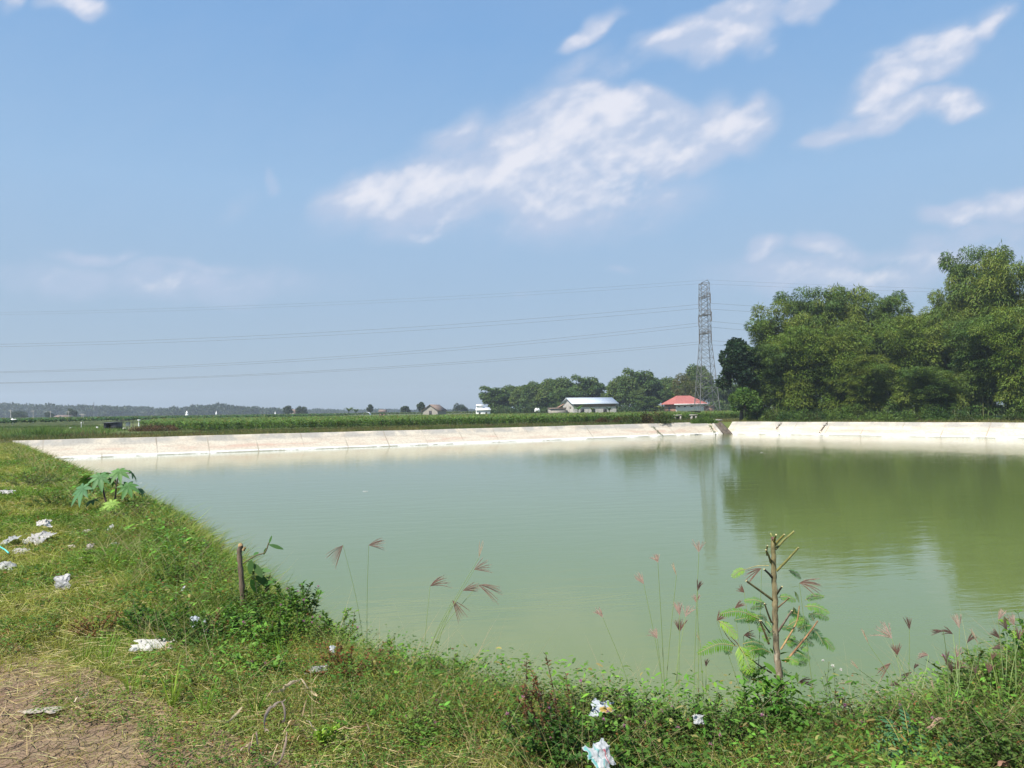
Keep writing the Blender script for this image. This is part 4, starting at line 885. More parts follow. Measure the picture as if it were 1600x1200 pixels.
#@@PART3
# ------------------------------------------------------------------ near bank vegetation
def near_points(rho0, d0=5.0, pw=1.5, dmax=52.0, slo=-.7, shi=99, amax=50):
    dd_ = np.linspace(2.0, dmax, 500); w = rho0 * np.minimum(1, (d0 / dd_) ** pw) * dd_ * 2 * rad(amax); n = int(np.trapezoid(w, dd_)) if hasattr(np, 'trapezoid') else int(np.trapz(w, dd_))
    c = np.cumsum(w); c = c / c[-1]; d = np.interp(rnd(0, 1, n), c, dd_); th = rnd(-rad(amax), rad(amax), n); x = d * np.sin(th); y = d * np.cos(th)
    k0 = ((x < 12) | (y < 9)) & ((d < 12) | (x < -5)) & (y < 60) & ((y < 5.2) | (x < -.62 * y + 2.8) | (x > 1.4 * (y - 2.6))); x, y, d = x[k0], y[k0], d[k0]
    # cheap reject, then exact distance
    s_ = sdist(x, y); k = (s_ > slo) & (s_ < shi) & ((x < 12) | (y < 9)) & ((d < 12) | (x < -5)); k &= y < 60
    x, y, s_, d = x[k], y[k], s_[k], d[k]; q1, q2 = side_ab(x, y); k = (q1 > .2) & (q2 > .2)
    return x[k], y[k], s_[k], d[k]
def gz_(x, y, s_): return height(x, y, s_)
def zone(x, y):                # patch colours of the turf, 0 dry .. 1 lush
    return fbm(x, y, .55, 51), fbm(x, y, 1.7, 57), fbm(x, y, .35, 63)
GREEN = np.array([.17, .28, .035]); YEL = np.array([.34, .36, .085]); STRAW = np.array([.50, .42, .21]); DARK = np.array([.060, .125, .020]); RUST = np.array([.20, .085, .035])
def turf_col(x, y, n):
    a, b, c = zone(x, y); g1 = np.clip((a - .38) * 4, 0, 1)[:, None]; base = YEL * (1 - g1) + GREEN * g1
    b1 = np.clip((b - .58) * 5, 0, 1)[:, None]; base = base * (1 - b1 * .6) + DARK * b1 * .6
    c1 = np.clip((c - .60) * 6, 0, 1)[:, None]; base = base * (1 - c1 * .6) + np.array([.26, .17, .07]) * c1 * .6
    return jit(base, n, .32, .10)
trk = lambda x, y: track(x, y)

# short turf
ac = Acc(); x, y, s_, d = near_points(5200, 5.0, 1.45, 52, -1.5); tr_ = trk(x, y); k = (tr_ > 0) | (RNG.random(len(x)) < .008 * np.exp(tr_ * 1.0) + .2 * np.exp(tr_ * 12)); x, y, s_, d = x[k], y[k], s_[k], d[k]
n = len(x); a, b, c = zone(x, y); z = gz_(x, y, s_)
edge = np.clip(1 - s_ / 1.1, 0, 1); L = rnd(.035, .095, n) * (1 + 1.3 * edge) * (.7 + .9 * b) * np.clip(d / 5, 1, 1.8) * np.where(trk(x, y) < .4, .6, 1)
ribbons(ac, np.stack([x, y, z - .005], 1), nrm(rnd(-1, 1, (n, 3)) * [1, 1, 0] + np.array([0, 0, 1]) * rnd(.3, 1.3, n)[:, None]), np.stack([rnd(-.6, .6, n), rnd(-.6, .6, n), rnd(-.55, .05, n)], 1), L, .0032 * np.clip(d / 4.5, .85, 5) * rnd(.7, 1.4, n), turf_col(x, y, n), 2)
k = (RNG.random(n) < .16) & (trk(x, y) > -.05); m = int(k.sum()); rr_ = rnd(0, 2 * math.pi, m)   # straw lying on top
ribbons(ac, np.stack([x[k], y[k], z[k] + rnd(.01, .05, m)], 1), np.stack([np.cos(rr_), np.sin(rr_), rnd(-.05, .25, m)], 1), rnd(-.3, .3, (m, 3)) * [1, 1, .5], rnd(.05, .16, m), .003 * np.clip(d[k] / 4.5, .9, 4), jit(STRAW, m, .3), 2)
tag(ac.build('turf', M_GRASS), 'short yellow-green turf with straw on the near bank', 'grass', kind='stuff')

# low leafy ground cover
ac = Acc(); x, y, s_, d = near_points(2600, 5.0, 1.7, 34); f = fbm(x, y, 1.1, 77); e = np.clip(1 - np.abs(s_ - .15) / .9, 0, 1); k = (f + e * .28 > .52) & (trk(x, y) > .35); x, y, s_, d = x[k], y[k], s_[k], d[k]; e = e[k]; n = len(x); z = gz_(x, y, s_)
hh = rnd(.01, .06, n) + rnd(0, 1, n) ** 1.5 * (.03 + .20 * e) * (.5 + fbm(x, y, 2.2, 81))
cc = jit(np.array([.085, .17, .028]), n, .35, .12); kk = fbm(x, y, 2.5, 90) > .60; cc[kk] = jit(np.array([.15, .22, .04]), int(kk.sum()), .3); kk = RNG.random(n) < .07; cc[kk] = jit(RUST, int(kk.sum()), .4)
sc = np.clip(d / 5, .9, 3)
for rpt in range(2):
    q = np.stack([x + rnd(-.02, .02, n), y + rnd(-.02, .02, n), z + hh * rnd(.6, 1.1, n)], 1)
    leaves(ac, q, rdir(n, -.35, .45), nrm(rnd(-.7, .7, (n, 3)) + [0, 0, 1]), rnd(.012, .026, n) * sc, rnd(.007, .013, n) * sc, cc)
tag(ac.build('ground_cover', M_LEAF), 'small-leaved creeping ground cover along the near bank', 'ground cover', kind='stuff')

# broader-leaved weeds crowding the bank edge
ac = Acc(); x, y, s_, d = near_points(1500, 5.5, 1.3, 40, -.55, 1.25); f = fbm(x, y, 1.5, 177); k = (f > .46) & (trk(x, y) > .55); x, y, s_, d, f = x[k], y[k], s_[k], d[k], f[k]; n = len(x)
hh = (.02 + .30 * rnd(0, 1, n) ** 1.2) * np.clip((f - .40) * 4, .15, 1) * np.clip(1.35 - s_, .2, 1); A = rdir(n, -.3, .5); tone = fbm(x, y, 3.0, 191)[:, None]
cc = jit(np.array([.10, .21, .028]), n, .4, .14) * np.where(tone > .55, 1.35, .72); kk = RNG.random(n) < .08; cc[kk] = jit([.26, .24, .08], int(kk.sum()), .3)
ribbons(ac, np.stack([x, y, gz_(x, y, s_) + hh], 1), A, np.tile([0, 0, -.3], (n, 1)), rnd(.022, .050, n) * np.clip(d / 6, .9, 2.5), rnd(.010, .022, n) * np.clip(d / 6, .9, 2.5), np.clip(cc, 0, 1), 3, 'leaf', nrm(np.cross(A, nrm(rnd(-.5, .5, (n, 3)) + [0, 0, 1]))))
tag(ac.build('edge_weeds', M_LEAF), 'broad-leaved low weeds crowding the rim of the near bank', 'weeds', kind='stuff')

# taller loose grass at the bank edge
ac = Acc(); x, y, s_, d = near_points(520, 5.0, 1.1, 52, -.75, 1.0); f = fbm(x, y, 1.3, 99); k = (f > .40) & (trk(x, y) > .3); x, y, s_, d = x[k], y[k], s_[k], d[k]; n = len(x)
A = rdir(n, -.1, .1); cc = np.where(RNG.random((n, 1)) < .35, jit([.34, .32, .13], n), jit([.13, .20, .045], n))
ribbons(ac, np.stack([x, y, gz_(x, y, s_) - .01], 1), nrm(A * .45 + np.array([0, 0, 1])), A * rnd(.1, .6, n)[:, None] + [0, 0, -.25], rnd(.12, .34, n), .0035 * np.clip(d / 4.5, .8, 5), cc, 4)
k = RNG.random(n) < .35; m = int(k.sum()); q = np.stack([x[k], y[k], gz_(x[k], y[k], s_[k])], 1); A = rdir(m, -.2, .2)      # wiry dry stems
ribbons(ac, q, nrm(A * .5 + np.array([0, 0, 1])), A * .5 + rnd(-.2, .2, (m, 3)), rnd(.2, .42, m), .0022 * np.clip(d[k] / 4.5, .8, 5), jit([.36, .30, .16], m), 4)
tag(ac.build('edge_grass', M_GRASS), 'loose long grass and wiry straw along the edge of the near bank', 'grass', kind='stuff')

# individual weeds ---------------------------------------------------------------
def sprig(stem, leaf, base, top, nl, L, W, col, stemcol=(.10, .09, .04), r=.003, droop=.0, bend=.15, spread=.9):
    base = np.asarray(base, float); top = np.asarray(top, float); m = (base + top) / 2 + rnd(-bend, bend, 3) * np.linalg.norm(top - base)
    pts = curve([base, m, top], 5); tube(stem, pts, np.linspace(r, r * .5, len(pts)), stemcol, 4, False)
    n = nl; t = rnd(.2, 1.0, n); idx = t * (len(pts) - 1); i0 = np.minimum(idx.astype(int), len(pts) - 2); fr = (idx - i0)[:, None]; P_ = pts[i0] * (1 - fr) + pts[i0 + 1] * fr
    A = nrm(rdir(n, -.2, .5) * spread + nrm(top - base) * .3 + [0, 0, -droop]); leaves(leaf, P_, A, nrm(rnd(-.6, .6, (n, 3)) + [0, 0, 1]), L * rnd(.6, 1.2, n), W * rnd(.7, 1.2, n), jit(col, n, .3, .12))
def weed(name, label, px, py, w, h, col, ns=16, nl=26, L=.035, W=.014, flower=None, stemcol=(.10, .08, .04), group=None, cat='weed', z=None, yoff=0.0, lean=(0, 0)):
    c = gp(px, py, 0.05); c[1] += yoff; s1 = sdist(c[0], c[1])[0]; c[2] = float(height(c[0], c[1], np.array([s1]))[0]) - .01
    r = thing(name, label, cat, c, group=group); st, lf = Acc(), Acc(); tops = []
    for i in range(ns):
        a = rnd(0, 2 * math.pi); ra = w * .5 * math.sqrt(rnd(0, 1)); t_ = (math.cos(a) * ra + lean[0], math.sin(a) * ra * .8 + lean[1], h * rnd(.45, 1.0) * (1 - .35 * (ra / w * 2) ** 2)); tops.append(t_)
        sprig(st, lf, (t_[0] * .25, t_[1] * .25, 0), t_, nl, L, W, col, stemcol)
    lf.build('leaves', M_LEAF, r); st.build('stems', M_CULM, r)
    if flower:
        fcol, fr_, nf = flower
        for t_ in tops[:nf]:
            fl = Acc(); dd2 = rdir(70, -.6, 1); ribbons(fl, np.tile(np.array(t_) + [0, 0, .004], (70, 1)), dd2, rnd(-.1, .1, (70, 3)), fr_, fr_ * .22, jit(fcol, 70, .25), 1); fl.build('flower', M_SEED, r)
    return r
PINK = (.55, .26, .42); BROWN = (.24, .11, .045); GW = 'weeds growing along the edge of the near bank'
W_ = [ # name,label,px,py,w,h,col,ns,nl,L,W,flower
 ('rust_weed', 'tall weed with rust-brown flower clusters left of the centre at the water edge', 845, 1150, .34, .50, (.16, .075, .035), 12, 60, .022, .012, None),
 ('rust_weed', 'low bushy weed with rusty brown heads near the dry stalks', 545, 1040, .62, .22, (.22, .10, .04), 34, 40, .022, .012, None),
 ('rust_weed', 'small reddish-brown weed patch beside the white wrapper on the left', 345, 985, .35, .22, (.20, .09, .04), 18, 30, .022, .010, None),
 ('dark_weed', 'dark upright weed with brown seed tufts left of the fan-headed grasses', 640, 985, .22, .28, (.07, .055, .035), 9, 34, .03, .012, None),
 ('dark_weed', 'shorter dark weed leaning right beside the fan-headed grasses', 662, 1000, .16, .24, (.09, .05, .035), 6, 26, .028, .012, None),
 ('leafy_weed', 'bright green leafy weed mass right of the left stump', 440, 1000, .55, .30, (.10, .20, .03), 30, 36, .038, .018, (PINK, .010, 7)),
 ('leafy_weed', 'green heart-leaved weed left of the thin upright grass tuft', 405, 1035, .5, .14, (.12, .24, .04), 20, 12, .045, .034, (PINK, .010, 4)),
 ('leafy_weed', 'green creeping weed with pink balls in front of the water, centre', 905, 1120, .75, .22, (.075, .14, .03), 44, 44, .032, .010, (PINK, .011, 9)),
 ('leafy_weed', 'feathery dark green weed with pink balls near the silver wrapper', 985, 1130, .7, .20, (.065, .125, .025), 40, 44, .032, .010, (PINK, .011, 7)),
 ('leafy_weed', 'green weed patch with pink balls just left of the cut sapling', 1110, 1135, .7, .22, (.08, .15, .03), 42, 44, .034, .011, (PINK, .011, 8)),
 ('leafy_weed', 'thin leafy weed at the water edge left of the long-stemmed grasses', 960, 1085, .4, .18, (.09, .12, .04), 18, 26, .03, .010, (PINK, .010, 4)),
 ('leafy_weed', 'broad-leaved green weed wrapped round the foot of the cut sapling', 1205, 1115, .42, .34, (.085, .20, .03), 26, 22, .060, .026, None),
 ('leafy_weed', 'brown-tinged weed patch right of the cut sapling', 1345, 1125, .7, .18, (.13, .12, .045), 40, 34, .026, .010, (PINK, .010, 7)),
 ('leafy_weed', 'mixed weed patch at the water edge under the right seed heads', 1440, 1110, .7, .16, (.14, .15, .05), 40, 34, .026, .010, (PINK, .010, 5)),
 ('leafy_weed', 'rising green weed bank at the right edge of the photo', 1560, 1080, .7, .30, (.10, .18, .035), 50, 44, .032, .013, (PINK, .010, 4)),
 ('leafy_weed', 'dark green weed bank below the brown stalks on the right', 1540, 1150, .8, .2, (.06, .12, .025), 46, 40, .032, .012, (PINK, .010, 3)),
 ('leafy_weed', 'tall leafy weed standing beyond the grey plastic sheet on the left', 268, 915, .32, .42, (.10, .19, .035), 12, 40, .038, .018, None),
 ('leafy_weed', 'dry leafy weed fringe under the left stump at the water', 330, 900, .6, .26, (.14, .13, .05), 26, 36, .026, .010, None),
 ('leafy_weed', 'weed fringe with dark tips right of the castor plant', 250, 830, .9, .30, (.12, .11, .05), 26, 34, .03, .012, None),
 ('leafy_weed', 'dark-tipped weed fringe between castor plant and stump', 300, 860, .8, .30, (.11, .10, .055), 26, 34, .028, .011, None),
 ('leafy_weed', 'twiggy weed hanging over the water just right of the castor plant', 215, 812, .9, .34, (.09, .085, .045), 20, 30, .034, .014, None),
 ('leafy_weed', 'grey-green bush weed left of the castor plant near the far left edge', 48, 760, 1.6, .38, (.11, .15, .06), 40, 40, .05, .018, None),
 ('leafy_weed', 'green weed patch directly behind the left side of the castor plant', 95, 790, 1.2, .34, (.10, .17, .035), 36, 40, .045, .018, None),
 ('leafy_weed', 'long green ground weed patch in front of the castor plant', 200, 870, 1.4, .16, (.13, .26, .035), 60, 40, .045, .012, None),
 ('leafy_weed', 'low yellow-green weed patch at the bottom centre', 700, 1130, .8, .12, (.15, .22, .045), 46, 30, .030, .012, (PINK, .010, 5)),
 ('leafy_weed', 'bright lime seedling plant near the curled dry husk', 510, 1150, .14, .16, (.22, .36, .04), 5, 18, .035, .020, None),
 ('leafy_weed', 'dark leafy weed at the bottom edge below the printed carton', 1000, 1195, .6, .16, (.07, .15, .025), 40, 40, .030, .014, None),
 ('leafy_weed', 'leafy weed in the bottom right corner', 1585, 1190, .6, .2, (.08, .14, .03), 36, 40, .030, .012, None)]
W_ += [
 ('leafy_weed', 'dense dark green weed mass in front of the left stump', 372, 985, .5, .30, (.075, .165, .028), 32, 44, .042, .020, None),
 ('leafy_weed', 'tall leafy weed clump at the bank rim just right of the left stump', 455, 955, .5, .50, (.085, .18, .03), 34, 46, .042, .018, (PINK, .011, 5)),
 ('leafy_weed', 'leafy weed clump at the rim between the left stump and the two-headed grass', 515, 972, .5, .42, (.10, .20, .03), 30, 44, .040, .018, (PINK, .011, 5)),
 ('leafy_weed', 'light green leafy clump below the two-headed finger grass', 575, 990, .5, .26, (.14, .24, .035), 28, 40, .036, .016, None),
 ('leafy_weed', 'shaded weed mass behind the long torn wrapper', 235, 975, .6, .30, (.08, .17, .03), 34, 40, .036, .016, None),
 ('leafy_weed', 'dark weed mass around the crumpled bluish-white bag', 300, 1000, .5, .26, (.07, .15, .028), 30, 40, .036, .016, None),
 ('rust_weed', 'reddish dying weed left of the slender green tuft', 150, 975, .4, .20, (.22, .12, .05), 18, 34, .024, .010, None),
 ('leafy_weed', 'deep green weed at the bottom right of the rusty tall weed', 880, 1170, .6, .26, (.055, .13, .024), 36, 44, .034, .014, (PINK, .010, 4)),
 ('leafy_weed', 'bright weed clump at the water edge beside the fan-headed grasses', 690, 1035, .4, .22, (.14, .26, .035), 18, 30, .040, .022, None)]
for a in W_: weed(*a, group=GW)

# blades standing in tufts
def tuft(label, px, py, w, h, n, col=(.18, .30, .04), wd_=.006, lean=.25):
    c = gp(px, py, 0.0); s1 = sdist(c[0], c[1]); c[2] = float(height(c[0], c[1], s1)[0]) - .01; r = thing('grass_tuft', label, 'grass tuft', c, group='upright grass tufts on the near bank'); ac = Acc(); a = rnd(0, 2 * math.pi, n); o = np.stack([np.cos(a), np.sin(a), 0 * a], 1)
    ribbons(ac, o * (w * .25 * rnd(0, 1, n))[:, None], nrm(o * lean * rnd(0, 1, n)[:, None] + np.array([0, 0, 1])), o * rnd(0, .5, n)[:, None] - [0, 0, .05], h * rnd(.5, 1.05, n), wd_ * rnd(.6, 1.2, n), jit(col, n, .25, .1), 4); ac.build('blades', M_GRASS, r)
for a in [('bright upright grass tuft in front of the white wrapper', 268, 1108, .10, .30, 26, (.24, .36, .05)), ('slender green tuft left of the bright upright one', 205, 1090, .12, .24, 22), ('sparse upright tuft below the grey plastic sheet', 130, 1030, .16, .26, 24, (.20, .30, .05)),
          ('upright tuft between the sparse one and the slender one', 165, 1040, .14, .24, 20), ('thin green tuft right of the heart-leaved weed', 440, 1045, .06, .30, 18, (.22, .36, .04)), ('short stiff tuft beside the dry stalks', 400, 1118, .07, .19, 18, (.12, .24, .03)),
          ('yellowish tuft left of the white wrapper', 95, 1010, .14, .22, 18, (.24, .28, .07)), ('tuft right of the crumpled bluish bag', 335, 1000, .2, .25, 34, (.15, .24, .05), .007, .9), ('tuft at the bottom left corner of the leafy mass', 320, 1120, .12, .24, 22),
          ('arching tuft behind the silver wrapper', 880, 1095, .2, .26, 34, (.22, .26, .08), .004, .8), ('arching straw-coloured tuft at the centre edge', 790, 1085, .3, .30, 50, (.32, .32, .14), .004, .9), ('arching grass tuft below the fan-headed grasses', 700, 1050, .35, .30, 70, (.17, .24, .06), .005, .9),
          ('loose tuft at the right below the seed heads', 1480, 1150, .3, .32, 50, (.20, .26, .07), .004, .8), ('loose tuft in the lower right corner', 1570, 1140, .3, .36, 50, (.20, .27, .06), .005, .7), ('bent grass tuft beside the foot of the cut sapling', 1270, 1140, .25, .25, 40, (.20, .27, .07), .004, .9),
          ('fine pale tuft left of the cut sapling', 1150, 1110, .3, .30, 50, (.28, .33, .12), .003, .7)]: tuft(*a)

# fan-headed finger grasses: one plant per tuft, each flower stalk a part
def fan(ac, P0, dirv, L, n, col, spread=.35, droop=.25, view=None):
    dirv = nrm(np.asarray(dirv, float)); sd = nrm(np.cross(dirv, [0.1, -1, 0.05])); ang = np.linspace(-spread, spread, n) + rnd(-.05, .05, n)
    D = nrm(dirv[None] * np.cos(ang)[:, None] + sd[None] * np.sin(ang)[:, None] + rnd(-.06, .06, (n, 3)))
    Bn = np.tile([0, 0, -droop], (n, 1)) * rnd(.6, 1.4, n)[:, None]; ln = L * rnd(.8, 1.05, n)
    ribbons(ac, np.tile(P0, (n, 1)), D, Bn, ln, .0043, jit(col, n, .15, .05), 5, 'leaf', nrm(np.cross(D, [0, -1, 0.1])))
    m = n * 20; t = rnd(.12, 1, m); k = RNG.integers(0, n, m); pts = P0 + (D[k] * t[:, None] + Bn[k] * (t ** 2)[:, None]) * ln[k][:, None]
    lt = np.asarray(col) * .55 + np.array([.50, .36, .30]) * .45
    ribbons(ac, pts, nrm(D[k] + rnd(-.6, .6, (m, 3))), np.zeros((m, 3)), L * .13, .0014, jit(lt, m, .2, .05), 1)
def fan_plant(label, bpx, bpy, heads, group='finger grasses with purple fan-shaped seed heads'):
    b = gp(bpx, bpy, 0.0); s1 = sdist(b[0], b[1]); b[2] = float(height(b[0], b[1], s1)[0]); r = thing('finger_grass', label, 'grass', b, group=group)
    for (px, py, ang, Lp, kind) in heads:
        Y = b[1] + rnd(-.12, .12); h = at(px, py, Y); scl = Y / F; a = rad(ang); d = rt * math.cos(a) + up * math.sin(a); foot = np.array([rnd(-.05, .05), rnd(-.05, .05), 0.0])
        hp = h - b; mid = foot * .5 + hp * .5 + np.array([0, 0, 1]) * np.linalg.norm(hp) * .06 + np.array([-d[0] * .1 * abs(hp[0]), 0, 0]); st = Acc(); pts = curve([foot, mid, hp], 8)
        tube(st, pts, np.linspace(.0026, .0014, len(pts)), (.30, .40, .17), 5, False); so = st.build('flower_stalk', M_GRASS, r); hd = Acc(); L = Lp * scl * 1.2
        col = {'p': (.27, .155, .12), 'd': (.16, .105, .085), 'b': (.60, .50, .35), 'l': (.58, .44, .36)}[kind]
        if kind == 'b': fan(hd, hp, d, L, 4, col, .07, .05)
        else: fan(hd, hp, d, L, int(rnd(7, 12)), col, rnd(.30, .52) if kind != 'd' else .26, rnd(.1, .35))
        hd.build('seed_head', M_SEED, so)
    lf = Acc(); n = 26; o = rdir(n, -.1, .1); ribbons(lf, o * .03, nrm(o * .6 + [0, 0, 1.0]), o * .5 - [0, 0, .4], rnd(.12, .28, n), .005, jit((.14, .22, .05), n), 4); lf.build('leaves', M_GRASS, r)
fan_plant('finger grass with two drooping purple heads left of the centre, over the water', 566, 975, [(536, 852, 225, 26, 'p'), (576, 852, 15, 22, 'p')])
fan_plant('finger grass leaning right with a row of wide purple fans at the centre left', 655, 1010, [(672, 916, 35, 28, 'p'), (741, 890, 25, 24, 'p'), (723, 923, 25, 24, 'p'), (747, 914, -12, 30, 'p'), (707, 938, -50, 24, 'p'), (748, 872, 78, 24, 'b')])
fan_plant('finger grass with a single pale head leaning left, at the centre', 1010, 1085, [(942, 965, 120, 18, 'l')])
fan_plant('tall finger grass with three high heads leaning left of the cut sapling', 1045, 1088, [(1006, 913, 118, 20, 'l'), (1028, 879, 105, 17, 'l'), (1057, 899, 110, 18, 'b'), (1027, 998, 115, 18, 'l')])
fan_plant('finger grass with clustered mid-height heads left of the cut sapling', 1050, 1095, [(1062, 962, 100, 22, 'l'), (1071, 964, 70, 22, 'l'), (1062, 987, 90, 20, 'p')])
fan_plant('finger grass with a stack of heads on upright stalks closest to the cut sapling', 1092, 1098, [(1092, 863, 90, 22, 'l'), (1090, 924, 80, 20, 'd'), (1088, 942, 90, 14, 'l'), (1095, 1004, 115, 14, 'b'), (1103, 1042, 85, 13, 'd')])
fan_plant('finger grass whose heads show through the left side of the cut sapling', 1180, 1098, [(1120, 970, 50, 16, 'p'), (1190, 888, 200, 24, 'p'), (1148, 951, 45, 16, 'p'), (1163, 926, 130, 12, 'p'), (1162, 993, 15, 16, 'p')])
fan_plant('finger grass with drooping heads right of the cut sapling trunk', 1262, 1105, [(1249, 911, 5, 28, 'p'), (1246, 1068, 25, 22, 'p')])
fan_plant('pale spikes leaning far left over the water on the right', 1425, 1108, [(1357, 1006, 112, 22, 'b'), (1342, 1046, 130, 18, 'b'), (1340, 1066, 178, 24, 'b'), (1376, 1082, 170, 14, 'b')])
fan_plant('finger grass with large fans bending left below the tree reflection', 1430, 1110, [(1394, 998, 130, 34, 'l'), (1402, 1024, 95, 18, 'p'), (1421, 984, 97, 22, 'd'), (1392, 1036, 215, 22, 'p'), (1407, 1074, 140, 18, 'd'), (1425, 1050, 200, 16, 'd'), (1428, 1045, 60, 10, 'd'), (1451, 1024, 160, 15, 'l'), (1459, 1077, 105, 20, 'b')])
fan_plant('finger grass with many crowded upright heads near the right edge', 1497, 1115, [(1499, 982, 100, 27, 'l'), (1474, 986, 175, 16, 'd'), (1489, 991, 145, 18, 'd'), (1479, 1037, 95, 20, 'd'), (1494, 1028, 78, 20, 'l'), (1488, 1051, 110, 18, 'd'), (1493, 1046, 55, 18, 'p'), (1511, 1005, 60, 20, 'd'), (1528, 1006, 115, 24, 'b'), (1524, 1055, 95, 14, 'd')])
fan_plant('finger grass with pale heads at the very right edge of the photo', 1565, 1110, [(1560, 969, 70, 18, 'l'), (1550, 1014, 25, 16, 'd'), (1549, 1032, 80, 14, 'p'), (1545, 1052, 80, 16, 'p'), (1585, 978, 110, 22, 'l'), (1574, 985, 115, 22, 'd'), (1592, 1000, 90, 22, 'p'), (1563, 998, 130, 18, 'd')])

# ------------------------------------------------------------------ castor plant, stump, cut sapling
def castor():
    b = gp(168, 800, 0); s1 = sdist(b[0], b[1]); b[2] = float(height(b[0], b[1], s1)[0]); Y = b[1]; r = thing('castor_plant', 'castor plant with big star-shaped leaves at the left water edge', 'castor plant', b)
    def P(zx, zy, dy=0.0): q = at(100 + zx / 10, 710 + zy / 10, Y + dy); return q - b
    for pts, rr in (([(690, 860), (640, 680), (605, 520), (578, 400)], .018), ([(740, 860), (798, 680), (818, 500), (842, 370)], .016)):
        st = Acc(); tube(st, curve([P(*q) for q in pts], 5), np.linspace(rr, rr * .55, 5 * 3 + 1), (.09, .05, .05), 7); st.build('stem', M_CULM, r)
    LV = [ # centre, radius, tilt direction of face, colour, base of petiole
        (560, 350, 175, (.09, .20, .07), (0.1, -.8, .6), (578, 400), -.1), (860, 270, 160, (.10, .21, .06), (.1, -.7, .7), (842, 370), -.08), (285, 540, 185, (.09, .20, .09), (-.3, -.8, .5), (600, 515), -.2),
        (1000, 500, 165, (.09, .20, .06), (.3, -.7, .6), (815, 520), -.15), (745, 770, 150, (.24, .38, .07), (.1, -.8, .5), (700, 850), -.3), (960, 690, 120, (.05, .12, .03), (.3, .4, .7), (800, 670), .1),
        (360, 380, 130, (.055, .13, .025), (-.4, .6, .5), (578, 400), .2), (1060, 290, 120, (.06, .15, .025), (.7, .2, .5), (842, 370), .15), (750, 400, 110, (.055, .14, .025), (.2, .7, .5), (820, 480), .15),
        (1200, 560, 90, (.08, .16, .06), (.8, -.1, .5), (815, 510), .05), (640, 290, 110, (.09, .18, .08), (-.1, .3, .9), (578, 400), .15), (450, 720, 130, (.06, .14, .03), (-.2, -.3, .9), (640, 700), -.05), (600, 860, 100, (.20, .32, .06), (-.3, -.8, .4), (690, 860), -.25)]
    for zx, zy, R_, col, nv, pb, dy in LV:
        c = P(zx, zy, dy); pe = P(*pb); st = Acc(); tube(st, curve([pe, (pe + c) / 2 + [0, 0, .03], c], 4), [.006] * 9, (.16, .11, .07), 5, False); lo = Acc(); rr = R_ * .112 * Y / F
        nv = nrm(np.array(nv)); ref = np.array([0, 0, -1.0]); ax = nrm(ref - nv * ref.dot(nv)); ay_ = np.cross(nv, ax); nL = 8; fold = []
        for k in range(nL):
            th = (k - (nL - 1) / 2) * .76 + rnd(-.06, .06); dv = ax * math.cos(th) + ay_ * math.sin(th); ln = rr * (1.12 - .06 * abs(k - 3.5) ** 1.4) * rnd(.9, 1.1); n_ = 7; t = np.linspace(0, 1, n_)
            mid = c + dv * (ln * t)[:, None] - np.array([0, 0, 1]) * (ln * .28 * t ** 2)[:, None]; wd_ = ln * .50 * np.interp(t, [0, .2, .5, .75, 1], [.16, .52, .72, .50, .02]) * .5; sdv = nrm(np.cross(nv, dv)); cupv = nv * (wd_ * .25)[:, None]
            V = np.stack([mid - sdv * wd_[:, None] + cupv, mid, mid + sdv * wd_[:, None] + cupv], 1).reshape(-1, 3); I = np.arange(n_ - 1)[:, None] * 3 + np.arange(2)[None]
            cv = np.tile(np.array(col) * rnd(.85, 1.15), (len(V), 1)); cv[1::3] = cv[1::3] * 1.25; lo.add(V, np.stack([I, I + 1, I + 4, I + 3], -1).reshape(-1, 4), cv)
        l = lo.build('leaf', M_LEAF, r, smooth=True); st.build('petiole', M_CULM, l)
castor()

def pinnate(label_parent, P0, P1, W, col, npair=16, sag=.12, fold=.25):
    P0 = np.asarray(P0, float); P1 = np.asarray(P1, float); Ln = np.linalg.norm(P1 - P0); m = (P0 + P1) / 2 + np.array([0, 0, Ln * sag]); rc = curve([P0, m, P1], 8); st = Acc(); tube(st, rc, np.linspace(.0022, .001, len(rc)), (.30, .28, .08), 4, False)
    t = np.linspace(.10, .99, npair); idx = t * (len(rc) - 1); i0 = np.minimum(idx.astype(int), len(rc) - 2); fr = (idx - i0)[:, None]; C_ = rc[i0] * (1 - fr) + rc[i0 + 1] * fr; T = nrm(rc[i0 + 1] - rc[i0])
    view = nrm(np.array([0.05, -1, .55])); sd = nrm(np.cross(T, view)); w = W * np.sin(np.pi * np.clip(t * .85 + .12, 0, 1)) ** .6; ac = Acc()
    for sg in (-1, 1):
        A = nrm(sd * sg + T * .45 + np.array([0, 0, -fold]) + rnd(-.1, .1, (npair, 3))); ribbons(ac, C_, A, np.tile([0, 0, -.15], (npair, 1)), w * rnd(.85, 1.1, npair), Ln / npair * .70, jit(col, npair, .18, .06), 3, 'leaf', nrm(T + rnd(-.1, .1, (npair, 3))))
    o = ac.build('frond', M_LEAF, label_parent); st.build('midrib', M_CULM, o); return o
